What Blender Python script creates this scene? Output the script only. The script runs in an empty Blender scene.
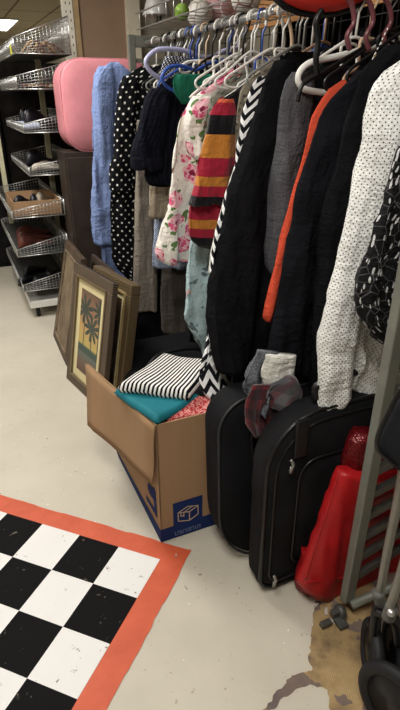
import bpy, bmesh, math, random
from mathutils import Vector, noise
random.seed(7)
PI=math.pi
scene=bpy.context.scene
COL=scene.collection
# ---------------------------------------------------------------- camera frame
TH=math.radians(26.5); FPX=520.0; H=1.4
# the rack has its own axes: s = across the rod, away from the aisle; t = along the rod, away from the viewer
DX,DY=-.41,.912; NX,NY=.912,.41; FX,FY=.441,1.07
def R(s,t,z): return Vector((FX+NX*s+DX*t, FY+NY*s+DY*t, z))
def ray(x,y):
    u=(x-200)/FPX; v=(y-355)/FPX
    return Vector((u, math.cos(TH)-v*math.sin(TH), -math.sin(TH)-v*math.cos(TH)))
def onT(x,y,t):            # measured point in the upright plane across the rod at t -> (s,z)
    d=ray(x,y); a=FX+DX*t; b=FY+DY*t
    det=d.x*(-NY)+NX*d.y; k=(a*(-NY)+NX*b)/det
    q=d*k; s=(q.x-a)*NX+(q.y-b)*NY
    n2=NX*NX+NY*NY
    return s/n2, H+q.z
def onZ(x,y,z=0.):
    d=ray(x,y); k=(z-H)/d.z; return Vector((d.x*k,d.y*k,z))
def toST(p):
    n2=NX*NX+NY*NY; rx,ry=p.x-FX,p.y-FY
    return (rx*NX+ry*NY)/n2,(rx*DX+ry*DY)/(DX*DX+DY*DY)

# ---------------------------------------------------------------- materials
def lin(c):
    c=c/255.
    return c/12.92 if c<=.04045 else ((c+.055)/1.055)**2.4
def RGB(r,g,b): return (lin(r),lin(g),lin(b),1)
class NB:
    def __init__(s,name,rough=.85,spec=.25,metal=0.,sheen=0.):
        m=bpy.data.materials.new(name); m.use_nodes=True; s.m=m; s.t=m.node_tree; s.n=s.t.nodes; s.l=s.t.links
        s.b=s.n['Principled BSDF']; s.b.inputs['Roughness'].default_value=rough
        s.b.inputs['Specular IOR Level'].default_value=spec; s.b.inputs['Metallic'].default_value=metal
        if sheen: s.b.inputs['Sheen Weight'].default_value=sheen
    def put(s,a,v):
        if hasattr(v,'is_linked') or isinstance(v,bpy.types.NodeSocket): s.l.new(v,a)
        else: a.default_value=v
    def math(s,op,a,b=0.,c=0.):
        n=s.n.new('ShaderNodeMath'); n.operation=op
        s.put(n.inputs[0],a); s.put(n.inputs[1],b); s.put(n.inputs[2],c); return n.outputs[0]
    def uv(s):
        n=s.n.new('ShaderNodeUVMap'); n.uv_map='UVMap'; x=s.n.new('ShaderNodeSeparateXYZ'); s.l.new(n.outputs[0],x.inputs[0]); s.uvo=n.outputs[0]
        return x.outputs[0],x.outputs[1]
    def obj(s):
        n=s.n.new('ShaderNodeTexCoord'); x=s.n.new('ShaderNodeSeparateXYZ'); s.l.new(n.outputs['Object'],x.inputs[0]); s.oo=n.outputs['Object']
        return x.outputs[0],x.outputs[1],x.outputs[2]
    def noise(s,vec,scale,detail=2.,rough=.5,stretch=None):
        if stretch:
            mp=s.n.new('ShaderNodeMapping'); mp.inputs['Scale'].default_value=stretch; s.l.new(vec,mp.inputs[0]); vec=mp.outputs[0]
        n=s.n.new('ShaderNodeTexNoise'); s.l.new(vec,n.inputs['Vector']); n.inputs['Scale'].default_value=scale
        n.inputs['Detail'].default_value=detail; n.inputs['Roughness'].default_value=rough; return n.outputs['Fac']
    def voro(s,vec,scale,feature='F1'):
        n=s.n.new('ShaderNodeTexVoronoi'); n.feature=feature; s.l.new(vec,n.inputs['Vector']); n.inputs['Scale'].default_value=scale; return n
    def mix(s,f,a,b):
        n=s.n.new('ShaderNodeMix'); n.data_type='RGBA'; s.put(n.inputs[0],f); s.put(n.inputs[6],a); s.put(n.inputs[7],b); return n.outputs[2]
    def ramp(s,f,stops,const=True):
        n=s.n.new('ShaderNodeValToRGB'); r=n.color_ramp; r.interpolation='CONSTANT' if const else 'LINEAR'
        while len(r.elements)>1: r.elements.remove(r.elements[0])
        r.elements[0].position=stops[0][0]; r.elements[0].color=stops[0][1]
        for p,c in stops[1:]:
            e=r.elements.new(p); e.color=c
        s.put(n.inputs[0],f); return n.outputs[0]
    def col(s,v): s.put(s.b.inputs['Base Color'],v); return s.m
    def bump(s,h,strength=.3,dist=.003):
        n=s.n.new('ShaderNodeBump'); n.inputs['Strength'].default_value=strength; n.inputs['Distance'].default_value=dist
        s.l.new(h,n.inputs['Height']); s.l.new(n.outputs[0],s.b.inputs['Normal'])
    def lt(s,a,b): return s.math('LESS_THAN',a,b)
    def gt(s,a,b): return s.math('GREATER_THAN',a,b)
MC={}
def plain(name,c,rough=.8,spec=.25,metal=0.,var=.12,nscale=12,bump=0.,sheen=0.):
    if name in MC: return MC[name]
    k=NB(name,rough,spec,metal,sheen); k.obj()
    f=k.noise(k.oo,nscale,4,.6)
    c2=tuple(min(1,x*(1-var*2)) for x in c[:3])+(1,); c3=tuple(min(1,x*(1+var)) for x in c[:3])+(1,)
    k.col(k.ramp(f,[(.3,c2),(.7,c3)],False))
    if bump: k.bump(k.noise(k.oo,nscale*12,2),bump,.002)
    MC[name]=k.m; return k.m
def creases(k,fine=None,strength=.6):
    a=k.noise(k.uvo,1.,3,.55,(26,5.5,1)); b=k.noise(k.uvo,1.,3,.6,(16,34,1))
    h=k.math('ADD',a,k.math('MULTIPLY',k.math('ABSOLUTE',k.math('SUBTRACT',b,.5)),.8))
    if fine: h=k.math('ADD',h,k.math('MULTIPLY',k.noise(k.uvo,fine,1),.04))
    k.bump(h,strength,.028)
def cloth(name,c,var=.15,weave=500,rough=.9,flecks=None):
    k=NB(name,rough,.06,0,.0); u,v=k.uv()
    f=k.noise(k.uvo,14,4,.6); 
    c2=tuple(x*(1-var*2) for x in c[:3])+(1,); c3=tuple(min(1,x*(1+var)) for x in c[:3])+(1,)
    o=k.ramp(f,[(.3,c2),(.7,c3)],False)
    if flecks:
        g=k.noise(k.uvo,260,2,.7); o=k.mix(k.math('MULTIPLY',k.gt(g,.52),flecks[1]),o,flecks[0])
    creases(k,weave)
    return k.col(o)
def dots(name,bg,fg,p,r,bgvar=.0):
    k=NB(name,.85,.15); u,v=k.uv()
    def grid(off):
        a=k.math('SUBTRACT',k.math('FRACT',k.math('ADD',k.math('DIVIDE',u,p),off)),.5)
        b=k.math('SUBTRACT',k.math('FRACT',k.math('ADD',k.math('DIVIDE',v,p),off)),.5)
        return k.lt(k.math('SQRT',k.math('ADD',k.math('MULTIPLY',a,a),k.math('MULTIPLY',b,b))),r/p)
    m=k.math('MAXIMUM',grid(0.),grid(.5))
    creases(k); f=k.noise(k.uvo,9,3); b2=tuple(x*.86 for x in bg[:3])+(1,)
    return k.col(k.mix(m,k.ramp(f,[(.35,b2),(.65,bg)],False),fg))
def chevron(name,fg,bg,pu,pv,amp):
    k=NB(name,.85,.15); u,v=k.uv()
    creases(k); z=k.math('MULTIPLY',k.math('PINGPONG',u,pu),amp)
    return k.col(k.mix(k.lt(k.math('FRACT',k.math('DIVIDE',k.math('ADD',v,z),pv)),.5),bg,fg))
def stripes(name,fg,bg,p,axis=1,duty=.5,wob=0.):
    k=NB(name,.9,.06); u,v=k.uv(); creases(k); a=v if axis else u
    if wob: a=k.math('ADD',a,k.math('MULTIPLY',k.noise(k.uvo,6,2),wob))
    return k.col(k.mix(k.lt(k.math('FRACT',k.math('DIVIDE',a,p)),duty),bg,fg))
def bands(name,stops,vlen):
    k=NB(name,.92,.1,0,.2); u,v=k.uv()
    f=k.math('FRACT',k.math('DIVIDE',k.math('ADD',v,k.math('MULTIPLY',k.noise(k.uvo,5,2),.01)),vlen))
    creases(k,300)
    return k.col(k.ramp(f,stops))
def floral(name,bg,c1,c2,c3,leaf,scale=9,dens=.34):
    k=NB(name,.8,.2); u,v=k.uv()
    nz=k.n.new('ShaderNodeTexNoise'); nz.inputs['Scale'].default_value=22; nz.inputs['Detail'].default_value=3; k.l.new(k.uvo,nz.inputs['Vector'])
    mv=k.n.new('ShaderNodeVectorMath'); mv.operation='MULTIPLY_ADD'; k.l.new(nz.outputs['Color'],mv.inputs[0]); mv.inputs[1].default_value=(.05,.05,0); k.l.new(k.uvo,mv.inputs[2])
    vec=mv.outputs[0]
    a=k.voro(vec,scale); b=k.voro(vec,scale*2.3); c=k.voro(vec,scale*4)
    sep=k.n.new('ShaderNodeSeparateColor'); k.l.new(a.outputs['Color'],sep.inputs[0])
    o=bg
    creases(k)
    o=k.mix(k.math('MULTIPLY',k.lt(b.outputs['Distance'],.38),k.gt(sep.outputs[1],.55)),o,leaf)
    petal=k.mix(k.gt(c.outputs['Distance'],.45),c1,c2)
    o=k.mix(k.math('MULTIPLY',k.lt(a.outputs['Distance'],dens),k.gt(sep.outputs[0],.22)),o,petal)
    o=k.mix(k.math('MULTIPLY',k.lt(a.outputs['Distance'],dens*.3),k.gt(sep.outputs[0],.22)),o,c3)
    return k.col(o)
def scribble(name,bg,fg,line):
    k=NB(name,.75,.2); u,v=k.uv()
    creases(k); a=k.voro(k.uvo,30); sep=k.n.new('ShaderNodeSeparateColor'); k.l.new(a.outputs['Color'],sep.inputs[0])
    # small oblong leaves, turned one way or the other cell by cell
    mp=k.n.new('ShaderNodeMapping'); mp.inputs['Rotation'].default_value=(0,0,.5); mp.inputs['Scale'].default_value=(1.,.33,1); k.l.new(k.uvo,mp.inputs[0])
    b=k.voro(mp.outputs[0],120); sb=k.n.new('ShaderNodeSeparateColor'); k.l.new(b.outputs['Color'],sb.inputs[0])
    leaf=k.math('MULTIPLY',k.lt(b.outputs['Distance'],.33),k.gt(sb.outputs[0],.42))
    e=k.voro(k.uvo,34,'DISTANCE_TO_EDGE')
    o=k.mix(k.lt(e.outputs['Distance'],.022),bg,line)
    return k.col(k.mix(leaf,o,fg))
def plaid(name,bg,c1,c2,p):
    k=NB(name,.95,.1,0,.2); u,v=k.uv()
    fu=k.math('FRACT',k.math('DIVIDE',u,p)); fv=k.math('FRACT',k.math('DIVIDE',v,p*1.3))
    o=k.mix(k.math('MULTIPLY',k.lt(fu,.45),.55),bg,c1); o=k.mix(k.math('MULTIPLY',k.lt(fv,.5),.6),o,c2)
    return k.col(o)

WHITE=RGB(225,225,225); BLACK=RGB(16,16,18)
m_blue=cloth('blue_oxford',RGB(122,140,184),.08)
m_polkab=dots('black_polka_dot',RGB(10,10,14),RGB(225,222,215),.050,.0056)
m_polkaw=dots('white_pin_dot',RGB(226,226,222),RGB(22,22,28),.0128,.00165)
m_blk=cloth('black_wool',RGB(17,17,19),.2)
m_blk2=cloth('black_jersey',RGB(20,20,24),.2)
m_char=cloth('charcoal_cloth',RGB(28,28,31),.2)
m_gray=cloth('heather_grey_knit',RGB(84,84,87),.12,flecks=(RGB(60,60,64),.6))
m_taupe=cloth('taupe_tweed',RGB(146,137,126),.06,flecks=(RGB(98,90,82),.7))
m_taupe2=cloth('grey_taupe_twill',RGB(98,91,84),.1,flecks=(RGB(70,65,60),.6))
m_beige=cloth('beige_cotton',RGB(158,146,126),.08)
m_orange=cloth('orange_cotton',RGB(186,72,50),.06)
m_gray2=cloth('grey_fuzzy_knit',RGB(100,103,108),.25,flecks=(RGB(50,50,55),.8))
m_white=cloth('white_cotton',RGB(215,213,205),.05)
m_green=cloth('green_satin',RGB(34,100,80),.2)
m_navy=stripes('navy_pinstripe',RGB(17,18,26),RGB(42,44,56),.024,0,.93)
m_ging=dots('blue_gingham',RGB(46,62,110),RGB(190,200,215),.011,.0032)
m_chev=chevron('black_white_chevron',RGB(228,228,228),RGB(18,18,24),.026,.038,1.2)
m_floral=floral('pink_rose_print',RGB(226,221,212),RGB(205,84,120),RGB(232,180,190),RGB(120,30,60),RGB(92,120,70),13,.5)
m_multi=floral('muted_multicolour_print',RGB(120,118,108),RGB(150,60,60),RGB(60,70,70),RGB(200,190,170),RGB(60,80,60),30,.4)
m_pastel=floral('pale_blue_print',RGB(165,188,192),RGB(205,165,160),RGB(120,150,155),RGB(70,80,90),RGB(95,110,115),14,.18)
m_scrib=scribble('black_leaf_print',RGB(12,12,14),RGB(185,185,185),RGB(80,80,83))
KB,CR,MU,OR=RGB(18,15,19),RGB(150,32,52),RGB(180,116,48),RGB(188,76,42)
m_bands=bands('bright_knit_stripes',[(0.,KB),(.07,CR),(.13,MU),(.19,CR),(.30,MU),(.43,KB),(.54,CR),(.61,OR),(.70,CR),(.76,MU),(.83,KB)],.575)
m_plaid=plaid('red_grey_plaid',RGB(92,90,94),RGB(96,26,32),RGB(44,44,50),.06)
m_redplaid=plaid('dark_red_plaid',RGB(60,28,32),RGB(110,30,38),RGB(26,24,28),.045)
def rackmetal():
    return plain('grey_painted_metal',RGB(112,113,104),.45,.4,.2,.08)
m_rack=rackmetal(); m_rackd=plain('dark_scuffed_metal',RGB(78,78,74),.4,.5,.4,.2)
m_chrome=plain('chrome_wire',RGB(190,190,188),.3,.5,.8,.1)
m_wplas=plain('white_plastic',RGB(222,220,214),.4,.4,0,.03)
m_bplas=plain('black_plastic',RGB(12,12,14),.4,.4,0,.1)
m_rub=plain('black_rubber',RGB(22,22,25),.6,.3,0,.1)

# ---------------------------------------------------------------- mesh helpers
def obj(name,bm,mats,parent=None,smooth=True,sub=0,bevel=0.,tri=False):
    bmesh.ops.recalc_face_normals(bm,faces=bm.faces)
    if parent is not None:
        for v in bm.verts: v.co-=parent['_o']
    me=bpy.data.meshes.new(name); bm.to_mesh(me); bm.free()
    if not isinstance(mats,(list,tuple)): mats=[mats]
    for m in mats: me.materials.append(m)
    if me.uv_layers: me.uv_layers[0].name='UVMap'
    if smooth:
        me.shade_smooth()
    o=bpy.data.objects.new(name,me); COL.objects.link(o)
    if parent is not None: o.parent=parent['o']
    if bevel:
        b=o.modifiers.new('b','BEVEL'); b.width=bevel; b.segments=2; b.limit_method='ANGLE'
    if sub:
        b=o.modifiers.new('s','SUBSURF'); b.levels=sub; b.render_levels=sub
    return o
def tag(o,label,cat,group=None,kind=None):
    if label: o['label']=label
    if cat: o['category']=cat
    if group: o['group']=group
    if kind: o['kind']=kind
    return o
def thing(name,label,cat,loc,group=None):
    e=bpy.data.objects.new(name,None); e.empty_display_size=.05; COL.objects.link(e); e.location=loc; tag(e,label,cat,group)
    return {'o':e,'_o':Vector(loc)}
def under(o,parentmesh):             # a sub-part: vertices already relative to the thing, which the part shares
    return {'o':o,'_o':parentmesh['_o']}
def struct(name,bm,m,smooth=False):
    o=obj(name,bm,m,None,smooth); o['kind']='structure'; return o
def box(bm,c,a,b,w,d,h,mi=0):        # centre c; half-free axes a,b (unit), up = a x b
    n=a.cross(b).normalized(); vs=[]
    for i in (-1,1):
        for j in (-1,1):
            for k in (-1,1): vs.append(bm.verts.new(c+a*(i*w/2)+b*(j*d/2)+n*(k*h/2)))
    for f in ((0,1,3,2),(4,6,7,5),(0,4,5,1),(2,3,7,6),(0,2,6,4),(1,5,7,3)):
        q=bm.faces.new([vs[i] for i in f]); q.material_index=mi
NV=Vector((NX,NY,0)).normalized(); DV=Vector((DX,DY,0)).normalized(); ZV=Vector((0,0,1))
def boxr(bm,s0,s1,t0,t1,z0,z1,mi=0):  # box in rack axes
    vs=[bm.verts.new(R(s,t,z)) for s in (s0,s1) for t in (t0,t1) for z in (z0,z1)]
    for f in ((0,1,3,2),(4,6,7,5),(0,4,5,1),(2,3,7,6),(0,2,6,4),(1,5,7,3)):
        q=bm.faces.new([vs[i] for i in f]); q.material_index=mi
def tube(bm,pts,r,n=8,closed=False,mi=0):
    pts=[Vector(p) for p in pts]; L=len(pts); rs=r if isinstance(r,(list,tuple)) else [r]*L
    up=None; rings=[]
    for i,p in enumerate(pts):
        a=pts[i-1] if (i>0 or closed) else p; b=pts[(i+1)%L] if (i<L-1 or closed) else p
        d=(b-a)
        d=d.normalized() if d.length>1e-9 else Vector((0,0,1))
        if up is None: up=Vector((0,0,1)) if abs(d.z)<.9 else Vector((1,0,0))
        x=up.cross(d)
        if x.length<1e-4: x=Vector((1,0,0)).cross(d)
        x.normalize(); y=d.cross(x).normalized(); up=y
        rings.append([bm.verts.new(p+(x*math.cos(2*PI*k/n)+y*math.sin(2*PI*k/n))*rs[i]) for k in range(n)])
    for i in range(L if closed else L-1):
        A=rings[i]; B=rings[(i+1)%L]
        for k in range(n):
            f=bm.faces.new((A[k],A[(k+1)%n],B[(k+1)%n],B[k])); f.material_index=mi
    if not closed:
        for rg in (rings[0],rings[-1]):
            f=bm.faces.new(rg); f.material_index=mi
def spline(pts,n=6):
    pts=[Vector(p) for p in pts]; out=[]
    for i in range(len(pts)-1):
        p0=pts[max(i-1,0)];p1=pts[i];p2=pts[i+1];p3=pts[min(i+2,len(pts)-1)]
        for k in range(n):
            u=k/n; out.append(.5*((2*p1)+(p2-p0)*u+(2*p0-5*p1+4*p2-p3)*u*u+(3*p1-p0-3*p2+p3)*u**3))
    out.append(pts[-1]); return out
def lathe(bm,c,prof,n=24,ax=ZV,mi=0):
    ax=ax.normalized(); x=ax.orthogonal().normalized(); y=ax.cross(x); rings=[]
    for r,h in prof: rings.append([bm.verts.new(c+ax*h+(x*math.cos(2*PI*k/n)+y*math.sin(2*PI*k/n))*max(r,1e-4)) for k in range(n)])
    for A,B in zip(rings,rings[1:]):
        for k in range(n):
            f=bm.faces.new((A[k],A[(k+1)%n],B[(k+1)%n],B[k])); f.material_index=mi
    bm.faces.new(rings[0]).material_index=mi; bm.faces.new(rings[-1]).material_index=mi
def uvset(bm,fn):
    ul=bm.loops.layers.uv.verify()
    for f in bm.faces:
        for l in f.loops: l[ul].uv=fn(l.vert.co,l)

# ---- a hanging cloth volume: a closed loft, in rack axes. rows = [(s0,s1,z0,z1)] top to bottom
def hang(rows,t,th,seed=0.,fold=.010,nseg=44,tlean=0.,power=.8,hem=.006,dz=.022,pinch=True):
    # refine rows
    fine=[]
    L=[0.]
    for a,b in zip(rows,rows[1:]): L.append(L[-1]+max(.004,abs((a[2]+a[3])/2-(b[2]+b[3])/2)))
    tot=L[-1]; n=max(8,int(tot/dz))
    for i in range(n+1):
        d=tot*i/n; j=0
        while j<len(L)-2 and L[j+1]<d: j+=1
        u=(d-L[j])/(L[j+1]-L[j]); 
        p0=rows[max(j-1,0)];p1=rows[j];p2=rows[j+1];p3=rows[min(j+2,len(rows)-1)]
        r=[]
        for q in range(4):
            # monotone-ish: blend linear and catmull
            cat=.5*((2*p1[q])+(p2[q]-p0[q])*u+(2*p0[q]-5*p1[q]+4*p2[q]-p3[q])*u*u+(3*p1[q]-p0[q]-3*p2[q]+p3[q])*u**3)
            r.append(.5*cat+.5*(p1[q]*(1-u)+p2[q]*u))
        fine.append((r,d))
    bm=bmesh.new(); ul=bm.loops.layers.uv.verify(); rings=[]; uvs=[]
    W=max(abs(r[0][1]-r[0][0]) for r in fine)
    for i,(r,d) in enumerate(fine):
        w=(r[1]-r[0])/2; cs=(r[1]+r[0])/2; cz=(r[2]+r[3])/2; 
        fr=i/len(fine)
        T=th/2*(.45+.55*min(1,fr*5)) if pinch else th/2
        ring=[];uu=[];arc=0;prev=None
        for k in range(nseg):
            a=2*PI*k/nseg+PI/2
            ca,sa=math.cos(a),math.sin(a)
            s=cs+w*math.copysign(abs(ca)**power,ca); tt=T*math.copysign(abs(sa)**power,sa)
            # folds: long and upright, growing towards the hem
            g=(.25+.75*min(1.,fr*1.6))
            sg=math.copysign(1,sa)*.9
            n1=noise.noise(Vector((s*13+seed*7.3,sg+seed,d*1.5+seed))); n2=noise.noise(Vector((s*30+seed,sg*2+tt*8,d*2.4-seed)))
            nf=(1-abs(n1)*3.2)*.7+n1*1.5+n2*1.1
            c1=noise.noise(Vector((s*7+d*5,seed*3+sg,d*9))); c2=noise.noise(Vector((s*22-d*9,seed*5+sg,d*20)))
            dd=fold*(g*nf*1.25+(1-abs(c1)*4)*.35+c2*.6)
            tt+=dd*(1 if abs(sa)>.2 else .5)
            s+=dd*.45*(-1 if ca<0 else 1)*(abs(ca))
            z=r[2]+(r[3]-r[2])*((ca+1)/2)+ (hem*nf if i==len(fine)-1 else 0)
            p=R(s,t+tlean*fr+tt,z)
            if prev is not None: arc+=((Vector((s,tt,0)))-prev).length
            prev=Vector((s,tt,0)); ring.append(bm.verts.new(p)); uu.append(arc)
        rings.append(ring); uvs.append((uu,-d+tot,arc+.01))
    nr=len(rings)
    uref=uvs[nr//2][0]
    for i in range(nr-1):
        A,B=rings[i],rings[i+1]
        for k in range(nseg):
            k2=(k+1)%nseg
            f=bm.faces.new((A[k],A[k2],B[k2],B[k]))
            ua=uvs[i];ub=uvs[i+1]
            q=[(ua[0][k],ua[1]),(ua[0][k2] if k2 else ua[2],ua[1]),(ub[0][k2] if k2 else ub[2],ub[1]),(ub[0][k],ub[1])]
            # keep the print's scale, centred on the viewer-side left edge
            for l,c,row in zip(f.loops,q,(i,i,i+1,i+1)):
                half=uvs[row][0][nseg//4*1] ; l[ul].uv=(c[0]-half+1.,c[1])
    for rg,i in ((rings[0],0),(rings[-1],nr-1)):
        f=bm.faces.new(rg)
        for l in f.loops: l[ul].uv=(0,0)
    return bm
def rowsP(px,t,lean=0.):        # measured rows -> loft rows on the plane at t (drifting by lean towards the hem)
    out=[]; y0,y1=px[0][0],px[-1][0]
    for y,xl,xr in px:
        q=t+lean*(y-y0)/(y1-y0); a=onT(xl,y,q); b=onT(xr,y,q); out.append((a[0],max(a[0]+.02,min(b[0],.58)),a[1],b[1]))
    return out
ROD_S,ROD_Z=.28,1.665
def body_rows(sl,hem,zsh=1.44,flare=.0,slmin=None):   # shoulders on a hanger centred on the rod, falling to the hem
    c=ROD_S; w=c-sl
    R_=[(c-.05,c+.05,zsh+.075,zsh+.075),(c-.10,c+.10,zsh+.062,zsh+.062),(c-w*.75,c+w*.75,zsh+.03,zsh+.03),(c-w*.96,c+w*.96,zsh-.02,zsh-.02),(c-w,c+w,zsh-.1,zsh-.1),
        (c-w*.97-flare*.4,c+w*.97,(zsh+hem)/2,(zsh+hem)/2),(c-w-flare,c+w,hem+.03,hem+.03),(c-w-flare,c+w,hem,hem)]
    return R_
def mirror_rows(rows): return [(2*ROD_S-b,2*ROD_S-a,zb,za) for a,b,za,zb in rows]

# ---------------------------------------------------------------- hangers
def hanger_bm(t,sl=.09,sr=.47,r=.0045,z=ROD_Z,tip=1.455,yaw=0.,flat=False,hookr=.024):
    bm=bmesh.new(); c=ROD_S
    def P(s,zz): return R(c+(s-c)*math.cos(yaw),t+(s-c)*math.sin(yaw),zz)
    hk=[]
    hz=z+.0135-hookr+.006
    for k in range(13):
        a=PI*1.15-(PI*1.15+.0)*k/12*1.0
        hk.append((c-hookr*0+hookr*math.cos(a),hz+hookr*math.sin(a)))
    hk.append((c+hookr*.6,hz-.03)); hk.append((c+.002,hz-.05)); hk.append((c,tip+.095))
    tube(bm,[P(*q) for q in hk],r*.8,7)
    nk=tip+.095
    loop=[(c,nk),(c-.03,nk-.008),(sl+.05,tip+.028),(sl+.008,tip+.004),(sl,tip-.012),(sl+.012,tip-.026),(sl+.06,tip-.03),(c,tip-.03),(sr-.06,tip-.03),(sr-.012,tip-.026),(sr,tip-.012),(sr-.008,tip+.004),(sr-.05,tip+.028),(c+.03,nk-.008)]
    pts=spline([P(*q) for q in loop+[loop[0]]],4)[:-1]
    tube(bm,pts,r,7,True)
    return bm
def hmat(c): return {'white':m_wplas,'black':m_bplas,'blue':plain('blue_plastic',RGB(45,78,160),.35,.45,0,.05),
    'lavender':plain('lavender_plastic',RGB(172,172,205),.35,.45,0,.04),'beige':plain('beige_plastic',RGB(205,178,148),.4,.4,0,.05),
    'maroon':plain('maroon_plastic',RGB(110,60,66),.35,.5,0,.05),'clear':plain('smoky_clear_plastic',RGB(130,132,128),.2,.6,0,.05)}[c]

def garment(name,label,cat,t,mat,hem,sl,group=None,sleeve=None,sth=.07,th=.055,bodypx=None,hang_c='black',seed=None,zsh=1.44,flare=0.,fold=.010,body_mat=None,extra=None,hlabel=None,shown=True,htip=1.455,bpow=.8,mir=True,lean=0.):
    seed=seed if seed is not None else t*13.7
    g=thing(name,label,cat,R(ROD_S,t,hem),group)
    if bodypx: rows=rowsP(bodypx,t,lean)
    else: rows=body_rows(sl,hem,zsh,flare)
    obj('body',hang(rows,t,th,seed,fold,power=bpow,tlean=lean),body_mat or mat,g)
    if sleeve:
        rows=rowsP(sleeve,t-.012,lean)
        obj('sleeve',hang(rows,t-.012,sth,seed+3,fold*.9,32,tlean=lean-.006,power=.9),mat,g)
        if mir: obj('sleeve',hang(mirror_rows(rows),t-.005,sth,seed+5,fold*.9,28,power=.9),mat,g)
    if hlabel is None: hlabel=hang_c+' hanger carrying the '+label.split(' hanging')[0].split(' with')[0]
    h=obj('clothes_hanger',hanger_bm(t,max(sl+.02,.05),.48,tip=htip),hmat(hang_c)); tag(h,hlabel,'hanger')
    return g
# ---- the row of clothes, far to near
garment('dress_shirt','light blue long-sleeved shirt at the far end of the rod','shirt',2.28,m_blue,.42,.02,
  sleeve=[(66,99,112),(76,94,115),(100,93,114),(150,93,114),(200,91,115),(232,92,114),(240,93,114),(245,95,113)],
  bodypx=[(62,110,118),(68,104,126),(76,103,134),(100,104,150),(180,103,165),(240,102,162),(262,103,155),(275,108,150),(278,112,145)],hang_c='white',fold=.014)
garment('polka_dot_dress','black dress with white polka dots beside the blue shirt','dress',2.14,m_polkab,.4,.03,
  sleeve=[(76,124,138),(86,119,137),(110,116,136),(150,114,134),(166,110,132),(190,111,131),(193,113,128)],
  bodypx=[(66,142,160),(72,132,180),(84,121,195),(120,118,195),(190,111,190),(230,111,190),(258,111,186),(270,120,184),(282,131,182)],hang_c='black',fold=.010)
garment('black_trousers','long black trousers hanging behind the taupe trousers, hem lowest at the back','trousers',2.06,m_blk,.2,.1,
  bodypx=[(110,140,180),(200,136,195),(300,131,205),(360,128,212),(392,126,214)],hang_c='black')
garment('tweed_trousers','pale taupe flecked trousers hanging below the pinstriped jacket','trousers',2.0,m_taupe,.35,.1,
  bodypx=[(120,137,162),(180,136,160),(250,134,158),(305,132,157),(311,132,157)],hang_c='clear',th=.04,fold=.005)
garment('pinstriped_jacket','short navy pinstriped jacket with turned-up cuffs','jacket',1.74,m_navy,.8,.07,
  sleeve=[(88,152,170),(96,146,172),(120,139,168),(145,134,165),(155,132,163),(165,133,162),(168,134,161)],
  bodypx=[(66,192,206),(74,178,222),(82,164,232),(92,152,235),(120,148,235),(150,146,232),(176,146,228),(183,148,226),(185,149,224)],hang_c='blue',sth=.08)
gj=[o for o in bpy.data.objects if o.name.startswith('pinstriped_jacket')][0]
obj('turned_up_cuff',hang(rowsP([(157,131,164),(160,131,164),(168,132,163),(170,133,162)],1.725),1.725,.088,4,.004,pinch=False,dz=.01),cloth('navy_cuff_cloth',RGB(24,25,34),.2),{'o':gj,'_o':gj.location.copy()})
garment('folded_beige_trousers','beige cotton trousers folded over a hanger below the pinstriped jacket','trousers',1.84,m_beige,.7,.1,
  bodypx=[(120,152,185),(180,150,182),(215,149,180),(219,149,180)],hang_c='clear',th=.035,fold=.004)
garment('gingham_shirt','blue and white gingham shirt tail between beige and grey trousers','shirt',1.885,m_ging,.5,.1,
  bodypx=[(130,158,200),(220,154,196),(262,153,190),(268,154,188)],hang_c='white',th=.04,fold=.006)
garment('grey_taupe_trousers','grey-brown trousers with a button below the floral blouse','trousers',1.935,m_taupe2,.3,.1,
  bodypx=[(150,172,215),(250,163,208),(300,160,204),(330,161,189),(333,163,188)],hang_c='black',th=.04,fold=.006)
garment('black_skirt','long black skirt hanging behind the floral blouse','skirt',1.57,m_blk2,.22,.1,
  bodypx=[(150,196,235),(260,192,235),(330,190,235),(385,188,236)],hang_c='black',th=.05)
garment('floral_blouse','white blouse printed with pink roses and green leaves','blouse',1.32,m_floral,.55,.07,
  sleeve=[(96,193,212),(106,188,212),(125,184,208),(148,187,206),(158,191,204)],
  bodypx=[(66,234,246),(74,226,258),(83,213,262),(92,201,262),(101,190,262),(120,180,255),(150,175,255),(185,170,250),(220,164,246),(252,158,240),(262,162,236)],hang_c='white',sth=.10,th=.06,fold=.013)
garment('pale_blue_skirt','pale blue printed skirt hanging below the striped sweater','skirt',1.2,m_pastel,.35,.1,
  bodypx=[(180,200,240),(240,193,236),(290,187,232),(316,184,228),(328,190,224),(348,202,218),(362,206,214)],hang_c='white',fold=.016)
garment('striped_sweater','sweater with black, orange and red horizontal stripes','sweater',1.06,m_bands,.75,.07,
  sleeve=[(99,219,233),(108,213,236),(130,206,236),(160,199,233),(190,191,228),(204,188,226)],
  bodypx=[(64,268,284),(74,256,292),(85,242,292),(96,227,288),(110,216,284),(150,204,280),(190,194,276),(215,190,270),(236,191,262),(245,196,258)],hang_c='white',sth=.09,th=.07,fold=.014)
garment('chevron_tunic','long black and white chevron tunic with its hem below the black coat','tunic',.90,m_chev,.3,.07,
  bodypx=[(76,260,330),(84,253,338),(100,247,340),(115,242,338),(140,238,336),(165,234,331),(200,225,322),(250,213,312),(300,207,306),(345,205,290),(370,200,262),(384,200,232),(398,208,226),(403,213,222)],hang_c='clear',th=.05,fold=.009,lean=-.39)
gch=[o for o in bpy.data.objects if o.name.startswith('chevron_tunic')][0]
obj('white_side_panel',hang(rowsP([(150,240,262),(165,235,262),(200,224,256),(250,213,250),(275,210,248)],.86,-.12),.86,.02,6,.004,tlean=-.12),m_white,{'o':gch,'_o':gch.location.copy()})
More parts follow.
